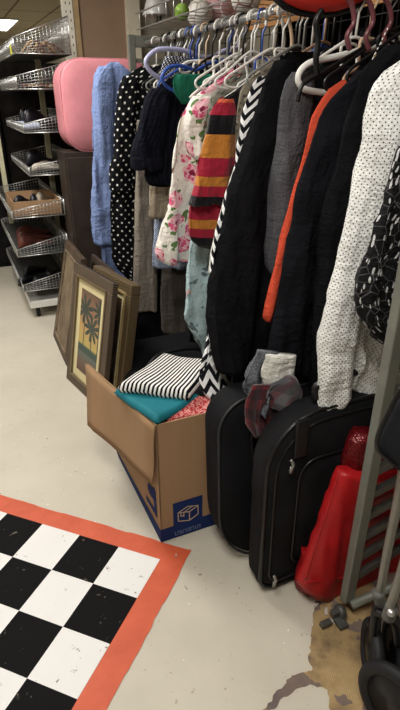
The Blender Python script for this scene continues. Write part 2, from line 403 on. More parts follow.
garment('black_coat','long plain black coat between the chevron tunic and the grey cardigan','coat',.76,m_blk,.3,.07,
  sleeve=[(60,276,294),(72,268,294),(85,263,293),(105,257,290),(125,251,288),(165,239,281),(210,226,270),(250,217,262),(285,210,258),(320,208,254),(348,212,250),(371,217,244)],
  bodypx=[(52,288,360),(64,277,372),(90,268,376),(150,256,370),(250,236,350),(330,228,330),(366,233,320),(394,236,316)],hang_c='beige',sth=.08,th=.06,fold=.010,lean=-.27)
garment('grey_cardigan','heather grey knitted cardigan sleeve left of the orange shirt','cardigan',.61,m_gray,.6,.07,
  sleeve=[(72,292,312),(82,284,314),(100,279,313),(150,275,304),(200,270,294),(240,264,284),(262,262,276),(274,266,273)],
  bodypx=[(66,305,395),(78,296,402),(110,290,404),(150,288,400),(200,284,392),(240,282,384)],body_mat=m_char,hang_c='white',sth=.07,th=.05,fold=.010,
  hlabel='thick white tubular hanger sticking out over the grey cardigan')
garment('orange_shirt','bright orange shirt seen as a narrow strip between grey and black','shirt',.49,m_orange,.5,.08,
  sleeve=[(80,343,356),(88,330,350),(115,313,330),(150,305,318),(185,296,308),(240,281,293),(290,268,279),(318,263,270)],
  bodypx=[(78,350,430),(90,340,440),(150,325,430),(220,305,410),(260,297,400)],hang_c='black',sth=.03,th=.035,fold=.004,htip=1.44,lean=-.06)
garment('black_blazer','black blazer hanging directly right of the orange shirt','blazer',.40,m_blk2,.35,.08,
  sleeve=[(70,358,378),(80,350,376),(105,326,366),(150,311,350),(200,296,335),(260,284,320),(300,276,310),(340,268,303),(362,264,300),(373,267,298)],
  bodypx=[(62,372,455),(80,362,470),(150,345,465),(250,318,440),(350,292,420),(372,290,412),(378,292,408)],hang_c='black',sth=.06,th=.055,fold=.010,lean=-.06)
garment('black_cardigan','black cardigan with a dotted seam behind the white dotted shirt','cardigan',.31,m_blk,.45,.08,
  sleeve=[(45,386,415),(60,372,412),(75,360,405),(100,353,396),(150,341,384),(200,328,372),(260,318,356),(330,310,344),(380,308,338),(392,310,334)],
  bodypx=[(30,410,500),(50,395,520),(120,375,520),(250,350,490),(380,330,450)],hang_c='black',sth=.06,th=.05,fold=.010)
garment('dotted_white_shirt','white shirt with tiny black dots hanging near the rack end','shirt',.19,m_polkaw,.45,.08,
  sleeve=[(60,400,428),(68,388,430),(80,378,428),(100,371,420),(160,361,405),(200,352,398),(250,339,386),(300,328,366),(350,320,352),(398,317,348),(404,318,338),(416,322,331)],
  bodypx=[(40,440,540),(80,405,560),(200,385,540),(300,352,500),(380,350,470),(391,352,462),(394,358,455)],hang_c='white',sth=.07,th=.07,fold=.012)
garment('leaf_print_blouse','black blouse with pale scattered leaf print at the right edge','blouse',.075,m_scrib,.5,.1,
  bodypx=[(70,450,560),(110,420,570),(160,397,560),(200,386,545),(250,372,520),(292,362,500),(318,364,490),(338,374,482),(345,384,476)],hang_c='black',th=.055,fold=.014)
bm=bmesh.new()
for a in range(7):
    u0=a/7; q0=onT(388-17*u0,28+34*u0,.262); q1=onT(388-17*(u0+.07),28+34*(u0+.07),.262); tube(bm,[R(q0[0],.262,q0[1]),R(q1[0],.262,q1[1])],.0011,5)
gcard=[o for o in bpy.data.objects if o.name.startswith('black_cardigan')][0]
obj('topstitching',bm,m_wplas,{'o':gcard,'_o':gcard.location.copy()})
# small cloths around and between
k=thing('green_satin_top','green satin top glimpsed under the blue hanger','top',R(.2,1.56,1.3))
obj('body',hang(rowsP([(74,176,215),(80,173,222),(92,176,226),(104,182,224)],1.52),1.52,.05,3,.01),m_green,k)
k=thing('multicolour_blouse','muted multicoloured print blouse between floral blouse and striped sweater','blouse',R(.2,1.2,1.1))
obj('body',hang(rowsP([(68,244,262),(76,232,268),(86,220,268),(98,211,266),(120,207,262),(200,200,250)],1.25),1.25,.05,8,.01),m_multi,k)
k=thing('taupe_print_top','small patterned taupe top glimpsed left of the chevron tunic','top',R(.2,.98,1.1))
obj('body',hang(rowsP([(62,270,290),(68,260,292),(76,252,292),(88,243,290),(110,238,288),(150,236,285)],.975),.975,.04,9,.008),floral('taupe_print',RGB(120,112,98),RGB(160,150,130),RGB(70,66,60),RGB(190,180,160),RGB(80,76,68),24,.3),k)
k=thing('white_shirt_tail','white shirt tail showing below the black coat','shirt',R(.1,.68,.4))
obj('body',hang(rowsP([(150,300,330),(300,262,300),(350,255,285),(372,252,262)],.66),.66,.03,4,.006),m_white,k)
k=thing('ditsy_print_top','navy top with tiny white print behind the lavender hanger','top',R(.2,1.88,1.3))
obj('body',hang(rowsP([(56,166,200),(64,162,205),(80,160,206),(100,160,204)],1.86),1.86,.04,6,.006),dots('tiny_white_print',RGB(32,34,52),RGB(200,200,205),.016,.0036),k)

# hem details
def pxtube(pts,t,r,n=7,sp=5):
    return spline([R(*( (lambda q:(q[0],t,q[1]))(onT(x,y,t)) )) for x,y in pts],sp)
# prominent hangers sticking out of the row
bm=bmesh.new(); pts=pxtube([(238,48),(226,50),(214,56),(200,57),(186,51),(170,49),(157,50),(148,57),(146,64),(152,73),(163,80),(180,88),(215,92),(240,84),(250,66),(238,48)],1.83,0)
tube(bm,pts[:-1],.0105,8,True); hk=pxtube([(238,49),(239,38),(246,32),(244,22),(237,21),(232,27)],1.83,0); tube(bm,hk,.004,7)
tag(obj('clothes_hanger',bm,hmat('lavender')),'broad lavender hanger reaching out furthest left above the pinstriped jacket','hanger')
bm=bmesh.new(); pts=pxtube([(228,52),(224,60),(208,64),(196,70),(182,66),(170,67),(163,74),(163,82),(172,90),(190,96),(225,98),(246,84),(240,66),(228,52)],1.62,0)
tube(bm,pts[:-1],.0075,8,True); hk=pxtube([(228,53),(230,40),(233,30),(229,22),(223,24)],1.62,0); tube(bm,hk,.0055,7)
tag(obj('clothes_hanger',bm,hmat('blue')),'royal blue hanger below the lavender one','hanger')
bm=bmesh.new(); pts=pxtube([(226,58),(212,62),(200,61),(188,62),(180,68),(184,73),(196,70),(210,66),(228,64)],1.66,0)
tube(bm,pts,.006,8); hk=pxtube([(228,64),(231,50),(238,40),(234,28),(227,30)],1.66,0); tube(bm,hk,.004,7)
tag(obj('clothes_hanger',bm,m_wplas),'small white hanger lying between lavender and blue hangers','hanger')
bm=bmesh.new(); pts=pxtube([(250,40),(232,62),(210,80),(196,92),(190,98)],1.42,0); tube(bm,pts,.006,8)
tag(obj('clothes_hanger',bm,m_wplas),'white hanger arm pointing down to the floral blouse','hanger')
bm=bmesh.new(); pts=pxtube([(282,52),(262,70),(240,88),(224,100),(222,106),(226,112)],1.14,0); tube(bm,pts,.0065,8)
tube(bm,pxtube([(282,52),(284,40),(282,20),(275,8),(268,14),(266,26)],1.14,0),.006,8)
tag(obj('clothes_hanger',bm,m_wplas),'white hanger arm pointing down to the striped sweater','hanger')
bm=bmesh.new(); pts=pxtube([(290,54),(276,68),(262,80),(252,90)],1.02,0); tube(bm,pts,.0065,8)
tube(bm,pxtube([(290,54),(292,40),(288,16),(281,4),(275,12)],1.02,0),.006,8)
tag(obj('clothes_hanger',bm,hmat('beige')),'peach hanger arm pointing down to the chevron tunic','hanger')
bm=bmesh.new(); pts=pxtube([(420,28),(390,42),(362,50),(334,57),(312,62),(301,70),(298,80),(303,88),(312,91),(330,93),(360,94)],.56,0); tube(bm,pts,.0085,10)
tag(obj('clothes_hanger',bm,m_wplas),'thick white tubular hanger jutting out above the orange shirt','hanger')
bm=bmesh.new(); pts=pxtube([(420,18),(390,32),(360,50),(330,68),(306,82),(300,90),(298,102)],.52,0); tube(bm,pts,.006,8)
tube(bm,pxtube([(318,76),(316,60),(318,40),(316,22),(322,10)],.52,0),.008,8)
tag(obj('clothes_hanger',bm,m_bplas),'black hanger with a slim arm across the white hanger','hanger')
# crowd of hooks on the rod
hcols=['white','black','clear','white','blue','black','white','beige','black','white','clear','white','black','white','blue','clear']
H_LBL={'white':'white tubular hanger crowded among others on the rod','black':'black hanger crowded among others on the rod','blue':'dark blue hanger crowded among others on the rod',
 'clear':'smoky clear hanger crowded among others on the rod','beige':'peach-coloured hanger crowded among others on the rod','maroon':'maroon hanger on the second rod behind'}
tt=2.1;i=0
while tt>.42:
    c=hcols[i%len(hcols)]
    yaw=random.uniform(-.25,.3); dz=random.uniform(-.004,.0)
    o=obj('clothes_hanger',hanger_bm(tt,.19+random.uniform(0,.03),.37,random.uniform(.0042,.0058),ROD_Z+dz,1.435+random.uniform(-.01,.02),yaw,hookr=random.uniform(.022,.03)),hmat(c))
    tag(o,H_LBL[c],'hanger','hangers crowded on the rod'+' ('+c+')')
    tt-=random.uniform(.045,.085); i+=1
# ---------------------------------------------------------------- clothes rack
rk=thing('clothes_rack','grey metal clothes rack with slatted end panels','clothes rack',R(.2,1.2,0))
bm=bmesh.new(); tube(bm,[R(ROD_S,-.02,ROD_Z),R(ROD_S,2.43,ROD_Z)],.0125,14); obj('hanging_rod',bm,m_chrome,rk)
def skew(bm,s0,k):
    for v in bm.verts:
        s,_=toST(v.co); v.co+=Vector((DX,DY,0))*k*(s-s0)
def end_panel(t,s0,s1,ztop,k,gap,hh,ms):
    for s in (s0,s1):
        bm=bmesh.new(); boxr(bm,s-.02,s+.02,t-.014,t+.014,.05,ztop); skew(bm,s0,k); obj('post',bm,m_rack,rk,False,bevel=.004)
    bm=bmesh.new(); boxr(bm,s0+.02,s1-.02,t-.012,t+.012,ztop-.06,ztop-.002); skew(bm,s0,k); obj('top_rail',bm,m_rack,rk,False,bevel=.003)
    z=.12
    while z<ztop-.1:
        bm=bmesh.new(); boxr(bm,s0+.02,s1-.02,t-.008,t+.008,z,z+hh); skew(bm,s0,k); obj('slat',bm,ms,rk,False,bevel=.002); z+=gap
end_panel(0.0,.0,.5,1.75,.14,.078,.026,plain('worn_grey_slats',RGB(84,83,78),.45,.4,.3,.2))
end_panel(2.46,.2,.66,1.705,0.,.058,.02,m_rack)
for t in (0.,2.46):
    bm=bmesh.new()
    tube(bm,[R(.0,t-.02,.045),R(.5,t-.02,.045)],.014,8); obj('foot_rail',bm,m_rack,rk)
    for s in (-.0,.5):
        bm=bmesh.new(); lathe(bm,R(s-.03,t-.012,.023),[(.0,-.010),(.019,-.010),(.022,-.005),(.022,.005),(.019,.010),(0,.010)],20,NV); obj('caster_wheel',bm,m_rackd,rk)
# caster hardware at the near foot
bm=bmesh.new(); boxr(bm,-.06,-.02,-.02,.0,.012,.035); boxr(bm,-.105,-.07,-.03,-.012,.004,.02); boxr(bm,-.06,-.03,-.055,-.02,.004,.018)
obj('caster_bracket',bm,m_rackd,rk,False,bevel=.002)
# wire shelf over the rod
def wire_shelf():
    g=thing('wire_shelf','chrome wire shelf above the clothes rod','shelf',R(.4,1.2,1.78))
    bm=bmesh.new()
    for s in (.22,.68): tube(bm,[R(s,.04,1.80 if s<.25 else 1.725),R(s,2.42,1.80 if s<.25 else 1.725)],.004,6)
    tube(bm,[R(.22,.04,1.725),R(.22,2.42,1.725)],.003,6)
    obj('rail',bm,m_chrome,g)
    bm=bmesh.new(); t=.06
    while t<2.42:
        tube(bm,[R(.22,t,1.80),R(.22,t,1.725),R(.68,t,1.725)],.0018,5); t+=.10
    obj('wire_grid',bm,m_chrome,g)
wire_shelf()
# grid panel hanging behind the hooks
g=thing('wire_grid_panel','black wire grid panel behind the hanger hooks','grid panel',R(.56,1,1.))
bm=bmesh.new()
for j in range(30): tube(bm,[R(.70,.04+j*.08,.9),R(.70,.04+j*.08,1.70)],.0025,5)
for j in range(9): tube(bm,[R(.70,.04,.95+j*.09),R(.70,2.38,.95+j*.09)],.0025,5)
obj('wires',bm,m_bplas,g)
# balls and oddments on the shelf
def ball(s,t,z,r,m,label,cat='ball',name='ball',sq=1.):
    bm=bmesh.new(); bmesh.ops.create_uvsphere(bm,u_segments=28,v_segments=18,radius=r)
    c=R(s,t,z)
    for v in bm.verts: v.co=Vector((v.co.x,v.co.y,v.co.z*sq))+c
    o=obj(name,bm,m); tag(o,label,cat); return o
def ballmat(name,c,l):
    k=NB(name,.5,.4); k.obj(); e=k.voro(k.oo,9,'DISTANCE_TO_EDGE'); return k.col(k.mix(k.lt(e.outputs['Distance'],.03),c,l))
def at(x,y,t): q=onT(x,y,t); return q
for x,y,rp,m,l in ((200,14,10.5,ballmat('white_ball',RGB(205,200,192),RGB(150,140,135)),'off-white ball on the wire shelf left of the maroon one'),
                  (221,9,15.,ballmat('maroon_ball',RGB(160,118,118),RGB(205,195,190)),'maroon and white ball on the wire shelf'),
                  (246,-2,12.,ballmat('cream_ball',RGB(196,190,182),RGB(120,80,80)),'cream ball on the wire shelf, furthest right'),
                  (182,12,6.,plain('lime_green',RGB(125,160,60),.5,.3),'small lime green ball beside the grey lamp shade')):
    for q in range(120):                       # stand each ball on the shelf floor along its line of sight
        tq=.8+q*.013; s,z=onT(x,y,tq); dd=R(s,tq,z).y/ .96; r=rp*dd/FPX
        if z-r>=1.727: break
    ball(s,tq,z,r,m,l)
k=thing('bell_shaped_lamp_shade','grey bell-shaped metal shade hanging above the far rack end','lamp shade',R(.25,2.6,1.7))
s,z=onT(157,12,2.6); bm=bmesh.new(); lathe(bm,R(s,2.6,z-.02),[(.084,0),(.088,.004),(.078,.02),(.066,.06),(.05,.1),(.03,.13),(.012,.14)],28); obj('shade',bm,plain('grey_enamel',RGB(160,160,156),.4,.5,.1,.05),k)
bm=bmesh.new(); tube(bm,[R(s,2.6,z+.1),R(s,2.6,2.6)],.01,8); obj('stem',bm,m_rackd,k)
bm=bmesh.new(); s2,z2=onT(158,20,2.62); tube(bm,[R(s2,2.6,z-.01),R(s2,2.6,z-.05)],[.012,.02],10); obj('bulb_holder',bm,m_rackd,k)
# wooden board end above the hooks
s,z=onT(255,12,1.3); bm=bmesh.new(); boxr(bm,.78,.80,.2,2.2,1.72,1.86); tag(obj('wooden_plank',bm,plain('orange_pine',RGB(176,126,78),.6,.3,0,.1),None,False,bevel=.002),'orange-brown wooden plank behind the wire shelf','plank')
# red hat-like bag on the shelf, black piping
k=thing('red_round_bag','red round bag with black piping on the shelf at top right','bag',R(.25,.55,1.8))
def discbag(t,pts,cx,cy,th,mat,mat2):
    # outline in the plane at t, padded both ways
    bm=bmesh.new(); ol=[onT(x,y,t) for x,y in pts]; c=onT(cx,cy,t)
    for sg in (-1,1):
        rings=[]
        for f,hh in ((1,0),(.93,.55),(.8,.85),(.5,1),(.2,1)):
            rings.append([bm.verts.new(R(c[0]+(a-c[0])*f,t+sg*th/2*hh,c[1]+(b-c[1])*f)) for a,b in ol])
        for A,B in zip(rings,rings[1:]):
            for i in range(len(ol)): bm.faces.new((A[i],A[(i+1)%len(ol)],B[(i+1)%len(ol)],B[i]))
        bm.faces.new(rings[-1])
    bmesh.ops.remove_doubles(bm,verts=bm.verts,dist=.0004)
    obj('bag_body',bm,mat,k)
    bm=bmesh.new(); tube(bm,[R(a,t,b) for a,b in ol],.011,8,True); obj('piping',bm,mat2,k)
pts=[(276,-2),(284,5),(298,11),(315,14),(333,13),(350,8),(365,0),(372,-14),(365,-40),(340,-62),(310,-66),(285,-48),(272,-22)]
discbag(.62,pts,320,-24,.10,plain('red_nylon',RGB(205,52,42),.55,.3,0,.05),m_bplas)
# second rod behind, with maroon hangers, and dark coats added to darken the background
rb=thing('rear_clothes_rail','plain rail behind the main rack','clothes rail',R(.95,1,0))
bm=bmesh.new(); tube(bm,[R(1.1,-.5,1.84),R(1.1,2.35,1.84)],.0125,12); obj('hanging_rod',bm,m_chrome,rb)
for t in (-.45,2.3):
    bm=bmesh.new(); tube(bm,[R(1.1,t,0.),R(1.1,t,1.84)],.015,10); obj('post',bm,m_rackd,rb)
for j in range(15):
    t=-.38+j*.175; bm=hang([(1.05,1.15,1.80,1.80),(.93,1.27,1.74,1.74),(.89,1.31,1.5,1.5),(.87,1.33,.8,.8),(.86,1.34,.3+.1*(j%3),.3+.1*(j%3))],t,.12,j*2.1,.02,28,dz=.06)
    tag(obj('dark_filler_coat',bm,[m_blk,m_char,m_blk2][j%3]),'dark coat added to darken the gap behind the main rack','coat','dark filler coats on the rear rail')
for x0 in (347,366,384):
    bm=bmesh.new(); tube(bm,pxtube([(x0+3,50),(x0,36),(x0+7,22),(x0+5,6),(x0-1,-4)],.47,0),.0065,8)
    tag(obj('clothes_hanger',bm,hmat('maroon')),'maroon hanger hooked behind the rod near the right edge','hanger','maroon hangers near the right edge')

# ---------------------------------------------------------------- luggage under the clothes
def softbox(s0,s1,t0,t1,z0,z1,rad=.05,sub=2,bul=.0,lean=0.,slean=0.):
    """rounded, slightly bulging soft case; corner radii (top right, top left, bottom left, bottom right) in the s-z face"""
    bm=bmesh.new(); n=8; ol=[]
    if not isinstance(rad,tuple): rad=(rad,)*4
    for cx,cz,a0,rr in ((s1-rad[0],z1-rad[0],0,rad[0]),(s0+rad[1],z1-rad[1],PI/2,rad[1]),(s0+rad[2],z0+rad[2],PI,rad[2]),(s1-rad[3],z0+rad[3],1.5*PI,rad[3])):
        for k in range(n+1):
            a=a0+PI/2*k/n; ol.append((cx+rr*math.cos(a),cz+rr*math.sin(a)))
    ol=[(a+slean*(b-z0),b) for a,b in ol]
    cs,cz=(s0+s1)/2,(z0+z1)/2
    prof=[(0.,.3),(-.0,.55),(.0,.93),(.004,.975),(.012,1.),]   # (inset t, scale)
    rings=[]
    T=t1-t0
    seq=[(t0-bul,.45),(t0-bul*.8,.75),(t0,.95),(t0+.006,.985),(t0+.016,1.),(t0+T*.35,1.004),(t0+T*.65,1.004),(t1-.016,1.),(t1-.006,.985),(t1,.95),(t1+bul*.8,.7),(t1+bul,.4)]
    for tt,f in seq:
        ring=[]
        for a,b in ol:
            ss=cs+(a-cs)*f; zz=cz+(b-cz)*f
            w=noise.noise(Vector((ss*5,tt*5,zz*5)))*.006
            ring.append(bm.verts.new(R(ss+w,tt+w+lean*(zz-z0),zz)))
        rings.append(ring)
    for A,B in zip(rings,rings[1:]):
        for i in range(len(ol)): bm.faces.new((A[i],A[(i+1)%len(ol)],B[(i+1)%len(ol)],B[i]))
    bm.faces.new(rings[0]); bm.faces.new(rings[-1])
    return bm,ol,(cs,cz)
m_nyl=plain('worn_black_nylon',RGB(21,21,23),.8,.14,0,.35,6,.3); m_nyl2=plain('black_ballistic_nylon',RGB(17,17,20),.75,.15,0,.3,5,.3)
m_zip=plain('zip_metal',RGB(150,150,146),.3,.5,.8,.1)
# front suitcase
SU=dict(s0=-.225,s1=.27,t0=.165,t1=.245)
k=thing('black_suitcase','scuffed black soft suitcase standing upright beside the red bag','suitcase',R(0,.2,0))
bm,ol,c=softbox(-.215,.30,.145,.235,.02,.645,(.1,.17,.05,.05),bul=.010,lean=.01); obj('shell',bm,m_nyl,k)
for f,r,tt,nm in ((.992,.006,.155,'piping'),(.90,.004,.146,'zip')):
    bm=bmesh.new(); tube(bm,[R(c[0]+(a-c[0])*f,tt-.004+.01*(b-.03),c[1]+(b-c[1])*f) for a,b in ol],r,7,True); obj(nm,bm,m_bplas,k)
bm,ol2,c2=softbox(-.12,.26,.132,.15,.10,.50,.06,bul=.008,lean=.01); obj('front_pocket',bm,m_nyl,k)
bm=bmesh.new(); tube(bm,[R(a,.130+.01*b,b) for a,b in ol2],.004,7,True); obj('pocket_zip',bm,m_bplas,k)
for (x,y) in ((290,463),(273,578)):
    s,z=onT(x,y,.13); bm=bmesh.new(); tube(bm,spline([R(s,.128,z+.012),R(s+.004,.12,z),R(s-.002,.122,z-.02)],4),[.005]*9,7); 
    box(bm,R(s-.001,.12,z-.016),NV,ZV,.010,.022,.004); obj('zip_pull',bm,m_zip,k)
bm=bmesh.new(); s,z=onT(305,420,.13); box(bm,R(s,.138,.58),NV,ZV,.04,.12,.012); obj('buckle_strap',bm,m_bplas,k,False,bevel=.003)
bm=bmesh.new(); tube(bm,spline([R(-.06,.18,.665),R(-.05,.18,.71),R(.1,.18,.715),R(.12,.18,.665)],6),.011,8); obj('handle',bm,m_bplas,k)
for s in (-.18,.24):
    bm=bmesh.new(); lathe(bm,R(s,.20,.018),[(0,-.012),(.018,-.012),(.018,.012),(0,.012)],18,NV); obj('wheel',bm,m_rub,k)
# rear soft case
k=thing('black_garment_bag','tall plain black travel bag standing between cardboard box and suitcase','travel bag',R(-.1,.35,0))
bm,ol,c=softbox(-.285,.22,.28,.39,.012,.60,(.05,.10,.20,.1),bul=.006,lean=.12,slean=.03); obj('shell',bm,m_nyl2,k)
bm=bmesh.new(); tube(bm,[R(a,.280+.12*(b-.012),b) for a,b in ol],.0045,8,True); obj('piping',bm,plain('grey_black_piping',RGB(38,39,40),.5,.3),k)
bm=bmesh.new(); tube(bm,[R(-.165+.006*math.sin(j*2),.262+.12*(.56-.045*j),.56-.045*j) for j in range(11)],.004,6); obj('zip',bm,m_bplas,k)
s,z=onT(245,572,.26); bm=bmesh.new(); tube(bm,[R(s-.01,.262,z),R(s+.016,.260,z+.006)],.007,8); obj('zip_pull',bm,m_zip,k)
k=thing('black_filler_bag','low black bag added to darken the floor behind the cardboard box','bag',R(.05,1.5,0))  # added bag, keeps the open floor behind the box black
bm,ol,c=softbox(-.27,.42,1.08,1.72,.0,.20,.07,bul=.02); obj('shell',bm,m_nyl2,k)
bm=bmesh.new(); tube(bm,spline([R(-.2,1.3,.20),R(-.1,1.35,.27),R(.1,1.35,.27),R(.2,1.3,.20)],6),.011,8); obj('handle',bm,m_bplas,k)
# the cloths draped over the luggage
def drape(name,label,cat,px,t,th,mat,seed,fold=.012,group=None):
    g=thing(name,label,cat,R(0,t,.5),group); rows=rowsP(px,t); obj('fabric',hang(rows,t,th,seed,fold,pinch=False,nseg=36,dz=.012),mat,g); return g
drape('grey_fuzzy_scarf','fuzzy grey scarf bundled between the black coat and suitcase','scarf',[(352,262,278),(364,254,274),(380,247,270),(392,246,268),(402,250,264)],.30,.03,m_gray2,1,.02)
drape('white_cloth','white cloth hanging below the blazer hem','cloth',[(355,266,296),(372,262,294),(386,264,293),(400,268,290)],.285,.02,m_white,2,.008)
drape('plaid_scarf','pink and grey plaid scarf hanging over the suitcase','scarf',[(378,286,296),(386,276,300),(396,270,302),(406,272,298),(414,284,292)],.25,.022,m_plaid,3,.016)
drape('dark_red_plaid_shirt','dark red plaid cloth drooping behind the suitcase','cloth',[(386,254,288),(396,248,290),(412,246,284),(426,248,270),(436,252,262)],.265,.022,m_redplaid,4,.016)

# red bag
k=thing('red_tote_bag','bright red fabric bag slumped against the rack end','bag',R(.08,.06,0))
m_red=plain('red_satin_fabric',RGB(168,22,26),.45,.4,0,.15,7)
rows=rowsP([(470,341,420),(478,336,424),(500,328,424),(530,317,420),(560,307,414),(572,302,410),(582,299,404),(586,300,396)],.078)
obj('bag_body',hang(rows,.078,.075,5,.006,pinch=False,nseg=56,power=.55,dz=.014),m_red,k)
rows=rowsP([(590,302,390),(598,298,382),(603,300,378)],.05)
obj('bottom_panel',hang(rowsP([(552,304,330),(572,300,345),(586,298,352),(591,300,352)],.105),.105,.07,6,.006,pinch=False),plain('dark_red_fabric',RGB(140,12,18),.5,.35,0,.12),k)
bm=bmesh.new(); pts=[onT(x,y,.045) for x,y in ((340,472),(334,494),(325,522),(314,556),(306,582))]
tube(bm,spline([R(s,.05,z) for s,z in pts],5),.003,6); tube(bm,spline([R(*(lambda q:(q[0],.04,q[1]))(onT(x,y,.04))) for x,y in ((304,583),(325,580),(345,577),(370,568))],5),.003,6); obj('seam',bm,m_red,k)
k=NB('red_sequins',.35,.5,.3); k.obj(); vv=k.voro(k.oo,160); cc=k.ramp(vv.outputs['Distance'],[(0,RGB(215,110,70)),(.08,RGB(112,16,24)),(.5,RGB(84,8,16))],True); m_seq=k.col(cc); k.bump(vv.outputs['Distance'],.6,.003)
k=thing('red_sequinned_cap','dark red sparkly cap on top of the red bag','cap',R(.12,.1,.4))
rows=rowsP([(432,358,385),(440,350,392),(452,346,396),(466,344,396),(480,348,394),(490,356,388)],.11); obj('crown',hang(rows,.11,.09,7,.006,pinch=False,nseg=40,power=1.,dz=.01),m_seq,k)

# ---------------------------------------------------------------- cardboard box
def cardboard(name,c):
    k=NB(name,.85,.15); k.obj(); f=k.noise(k.oo,5,4,.6); g=k.noise(k.oo,60,2,.5,(1,1,.05))
    o=k.ramp(f,[(.3,tuple(x*.85 for x in c[:3])+(1,)),(.7,c)],False); o=k.mix(k.math('MULTIPLY',g,.25),o,RGB(120,92,64)); return k.col(o)
m_card=cardboard('brown_cardboard',RGB(158,127,96)); m_cedge=plain('cardboard_edge',RGB(120,90,62)); m_ink=plain('blue_ink',RGB(24,42,88),.8,.15,0,.06); m_wink=plain('pale_ink',RGB(170,160,150),.8)
BX=dict(s0=-.417,s1=-.18,t0=.478,t1=1.0,h=.492)
kb=thing('cardboard_box','open brown cardboard moving box filled with folded cloths','box',R(-.22,.76,0)); th=.005
s0,s1,t0,t1,h=BX['s0'],BX['s1'],BX['t0'],BX['t1'],BX['h']
SPL=-.093; HB=.33        # the aisle side splays outwards towards its far top corner; the far end is crushed lower
def wall_s(tt,z): return s0+SPL*max(0,(tt-t0)/(t1-t0))*(z/h)
def sheet4(bm,q,th,n=10,zc=None):
    A,B,C,D=[Vector(p) for p in q]; nm=(B-A).cross(D-A).normalized()*th; G=[]
    for sd in (0,1):
        G.append([[bm.verts.new(R(*((A*(1-i/n)+B*(i/n))*(1-j/n)+(D*(1-i/n)+C*(i/n))*(j/n)+nm*sd))) for j in range(n+1)] for i in range(n+1)])
        for i in range(n):
            for j in range(n): bm.faces.new((G[sd][i][j],G[sd][i+1][j],G[sd][i+1][j+1],G[sd][i][j+1]))
    a,b=G
    for i in range(n):
        for (p,q_) in (((i,0),(i+1,0)),((i,n),(i+1,n)),((0,i),(0,i+1)),((n,i),(n,i+1))):
            bm.faces.new((a[p[0]][p[1]],a[q_[0]][q_[1]],b[q_[0]][q_[1]],b[p[0]][p[1]]))
bm=bmesh.new(); boxr(bm,s0,s1,t0,t1,.002,.008)
sheet4(bm,[(s0,t0,.002),(s1,t0,.002),(s1,t0,h),(s0,t0,h)],-th)
sheet4(bm,[(s0,t0,.002),(s0,t1,.002),(s0+SPL,t1,h-.015),(s0,t0,h)],th)
sheet4(bm,[(s1,t0,.002),(s1,t1,.002),(s1,t1,HB),(s1,t0,h)],-th)
sheet4(bm,[(s0,t1,.002),(s1,t1,.002),(s1,t1,HB),(s0+SPL*HB/h,t1,HB)],th)
obj('walls',bm,m_card,kb,False)
def flap(pts,name='flap'):    # pts: quad in rack coords, thin slab
    bm=bmesh.new(); n=8
    A,B,C,D=[Vector(p) for p in pts]
    grid=[]
    nm=(B-A).cross(D-A).normalized()
    for side in (0,1):
        g=[]
        for i in range(n+1):
            row=[]
            for j in range(n+1):
                u,v=i/n,j/n; q=(A*(1-u)+B*u)*(1-v)+(D*(1-u)+C*u)*v
                q=q+nm*(noise.noise(q*7)*.01*v*1.)+nm*(side*.004)
                row.append(bm.verts.new(R(*q)))
            g.append(row)
        grid.append(g)
        for i in range(n):
            for j in range(n): bm.faces.new((g[i][j],g[i+1][j],g[i+1][j+1],g[i][j+1]))
    a,b=grid
    for i in range(n):
        for (p,q) in (((i,0),(i+1,0)),((i,n),(i+1,n)),((0,i),(0,i+1)),((n,i),(n,i+1))):
            bm.faces.new((a[p[0]][p[1]],a[q[0]][q[1]],b[q[0]][q[1]],b[p[0]][p[1]]))
    return obj(name,bm,m_card,kb,True)
flap([(s0-.003,t0,h),(s0+SPL-.003,t1,h-.012),(s0+SPL-.035,t1-.08,h-.235),(s0-.022,t0-.006,h-.215)])
bm=bmesh.new(); n=10
for k_ in range(n):      # band follows the wall's slant
    ta,tb=t0+(t1-t0)*k_/n,t0+(t1-t0)*(k_+1)/n
    q=[(wall_s(ta,.004)-.0012,ta,.004),(wall_s(tb,.004)-.0012,tb,.004),(wall_s(tb,.06)-.0012,tb,.06),(wall_s(ta,.06)-.0012,ta,.06)]
    bm.faces.new([bm.verts.new(R(*v)) for v in q])
bmesh.ops.remove_doubles(bm,verts=bm.verts,dist=.0002)
boxr(bm,s0-.0012,s1,t0-.0012,t0-.0002,.004,.060)
obj('blue_band',bm,m_ink,kb,False)
bm=bmesh.new(); boxr(bm,s0+.047,s0+.157,t0-.0014,t0-.0001,.036,.160); obj('logo_square',bm,m_ink,kb,False)
def inkline(bm,pts,w,fn):
    for a,b in zip(pts,pts[1:]):
        a=Vector(a);b=Vector(b);d=(b-a).normalized();n=Vector((-d.y,d.x))*w/2
        q=[a-d*w/2+n,b+d*w/2+n,b+d*w/2-n,a-d*w/2-n]
        lo=[bm.verts.new(fn(p.x,p.y,0)) for p in q]; hi=[bm.verts.new(fn(p.x,p.y,.0008)) for p in q]
        bm.faces.new(lo);bm.faces.new(hi)
        for i in range(4): bm.faces.new((lo[i],lo[(i+1)%4],hi[(i+1)%4],hi[i]))
bm=bmesh.new(); fn=lambda x,y,o:R(s0+.045+x,t0-.0016-o,.046+y)
cube=[[(.02,.03),(.02,.068),(.062,.058),(.062,.018),(.02,.03)],[(.062,.018),(.095,.035),(.095,.074),(.062,.058)],[(.02,.068),(.055,.084),(.095,.074)],[(.041,.063),(.075,.079)],[(.041,.063),(.041,.045)],[(.030,.066),(.030,.05),(.041,.047)]]
for c in cube: inkline(bm,c,.0035,fn)
obj('box_drawing',bm,plain('tan_ink',RGB(170,150,130),.8),kb,False)
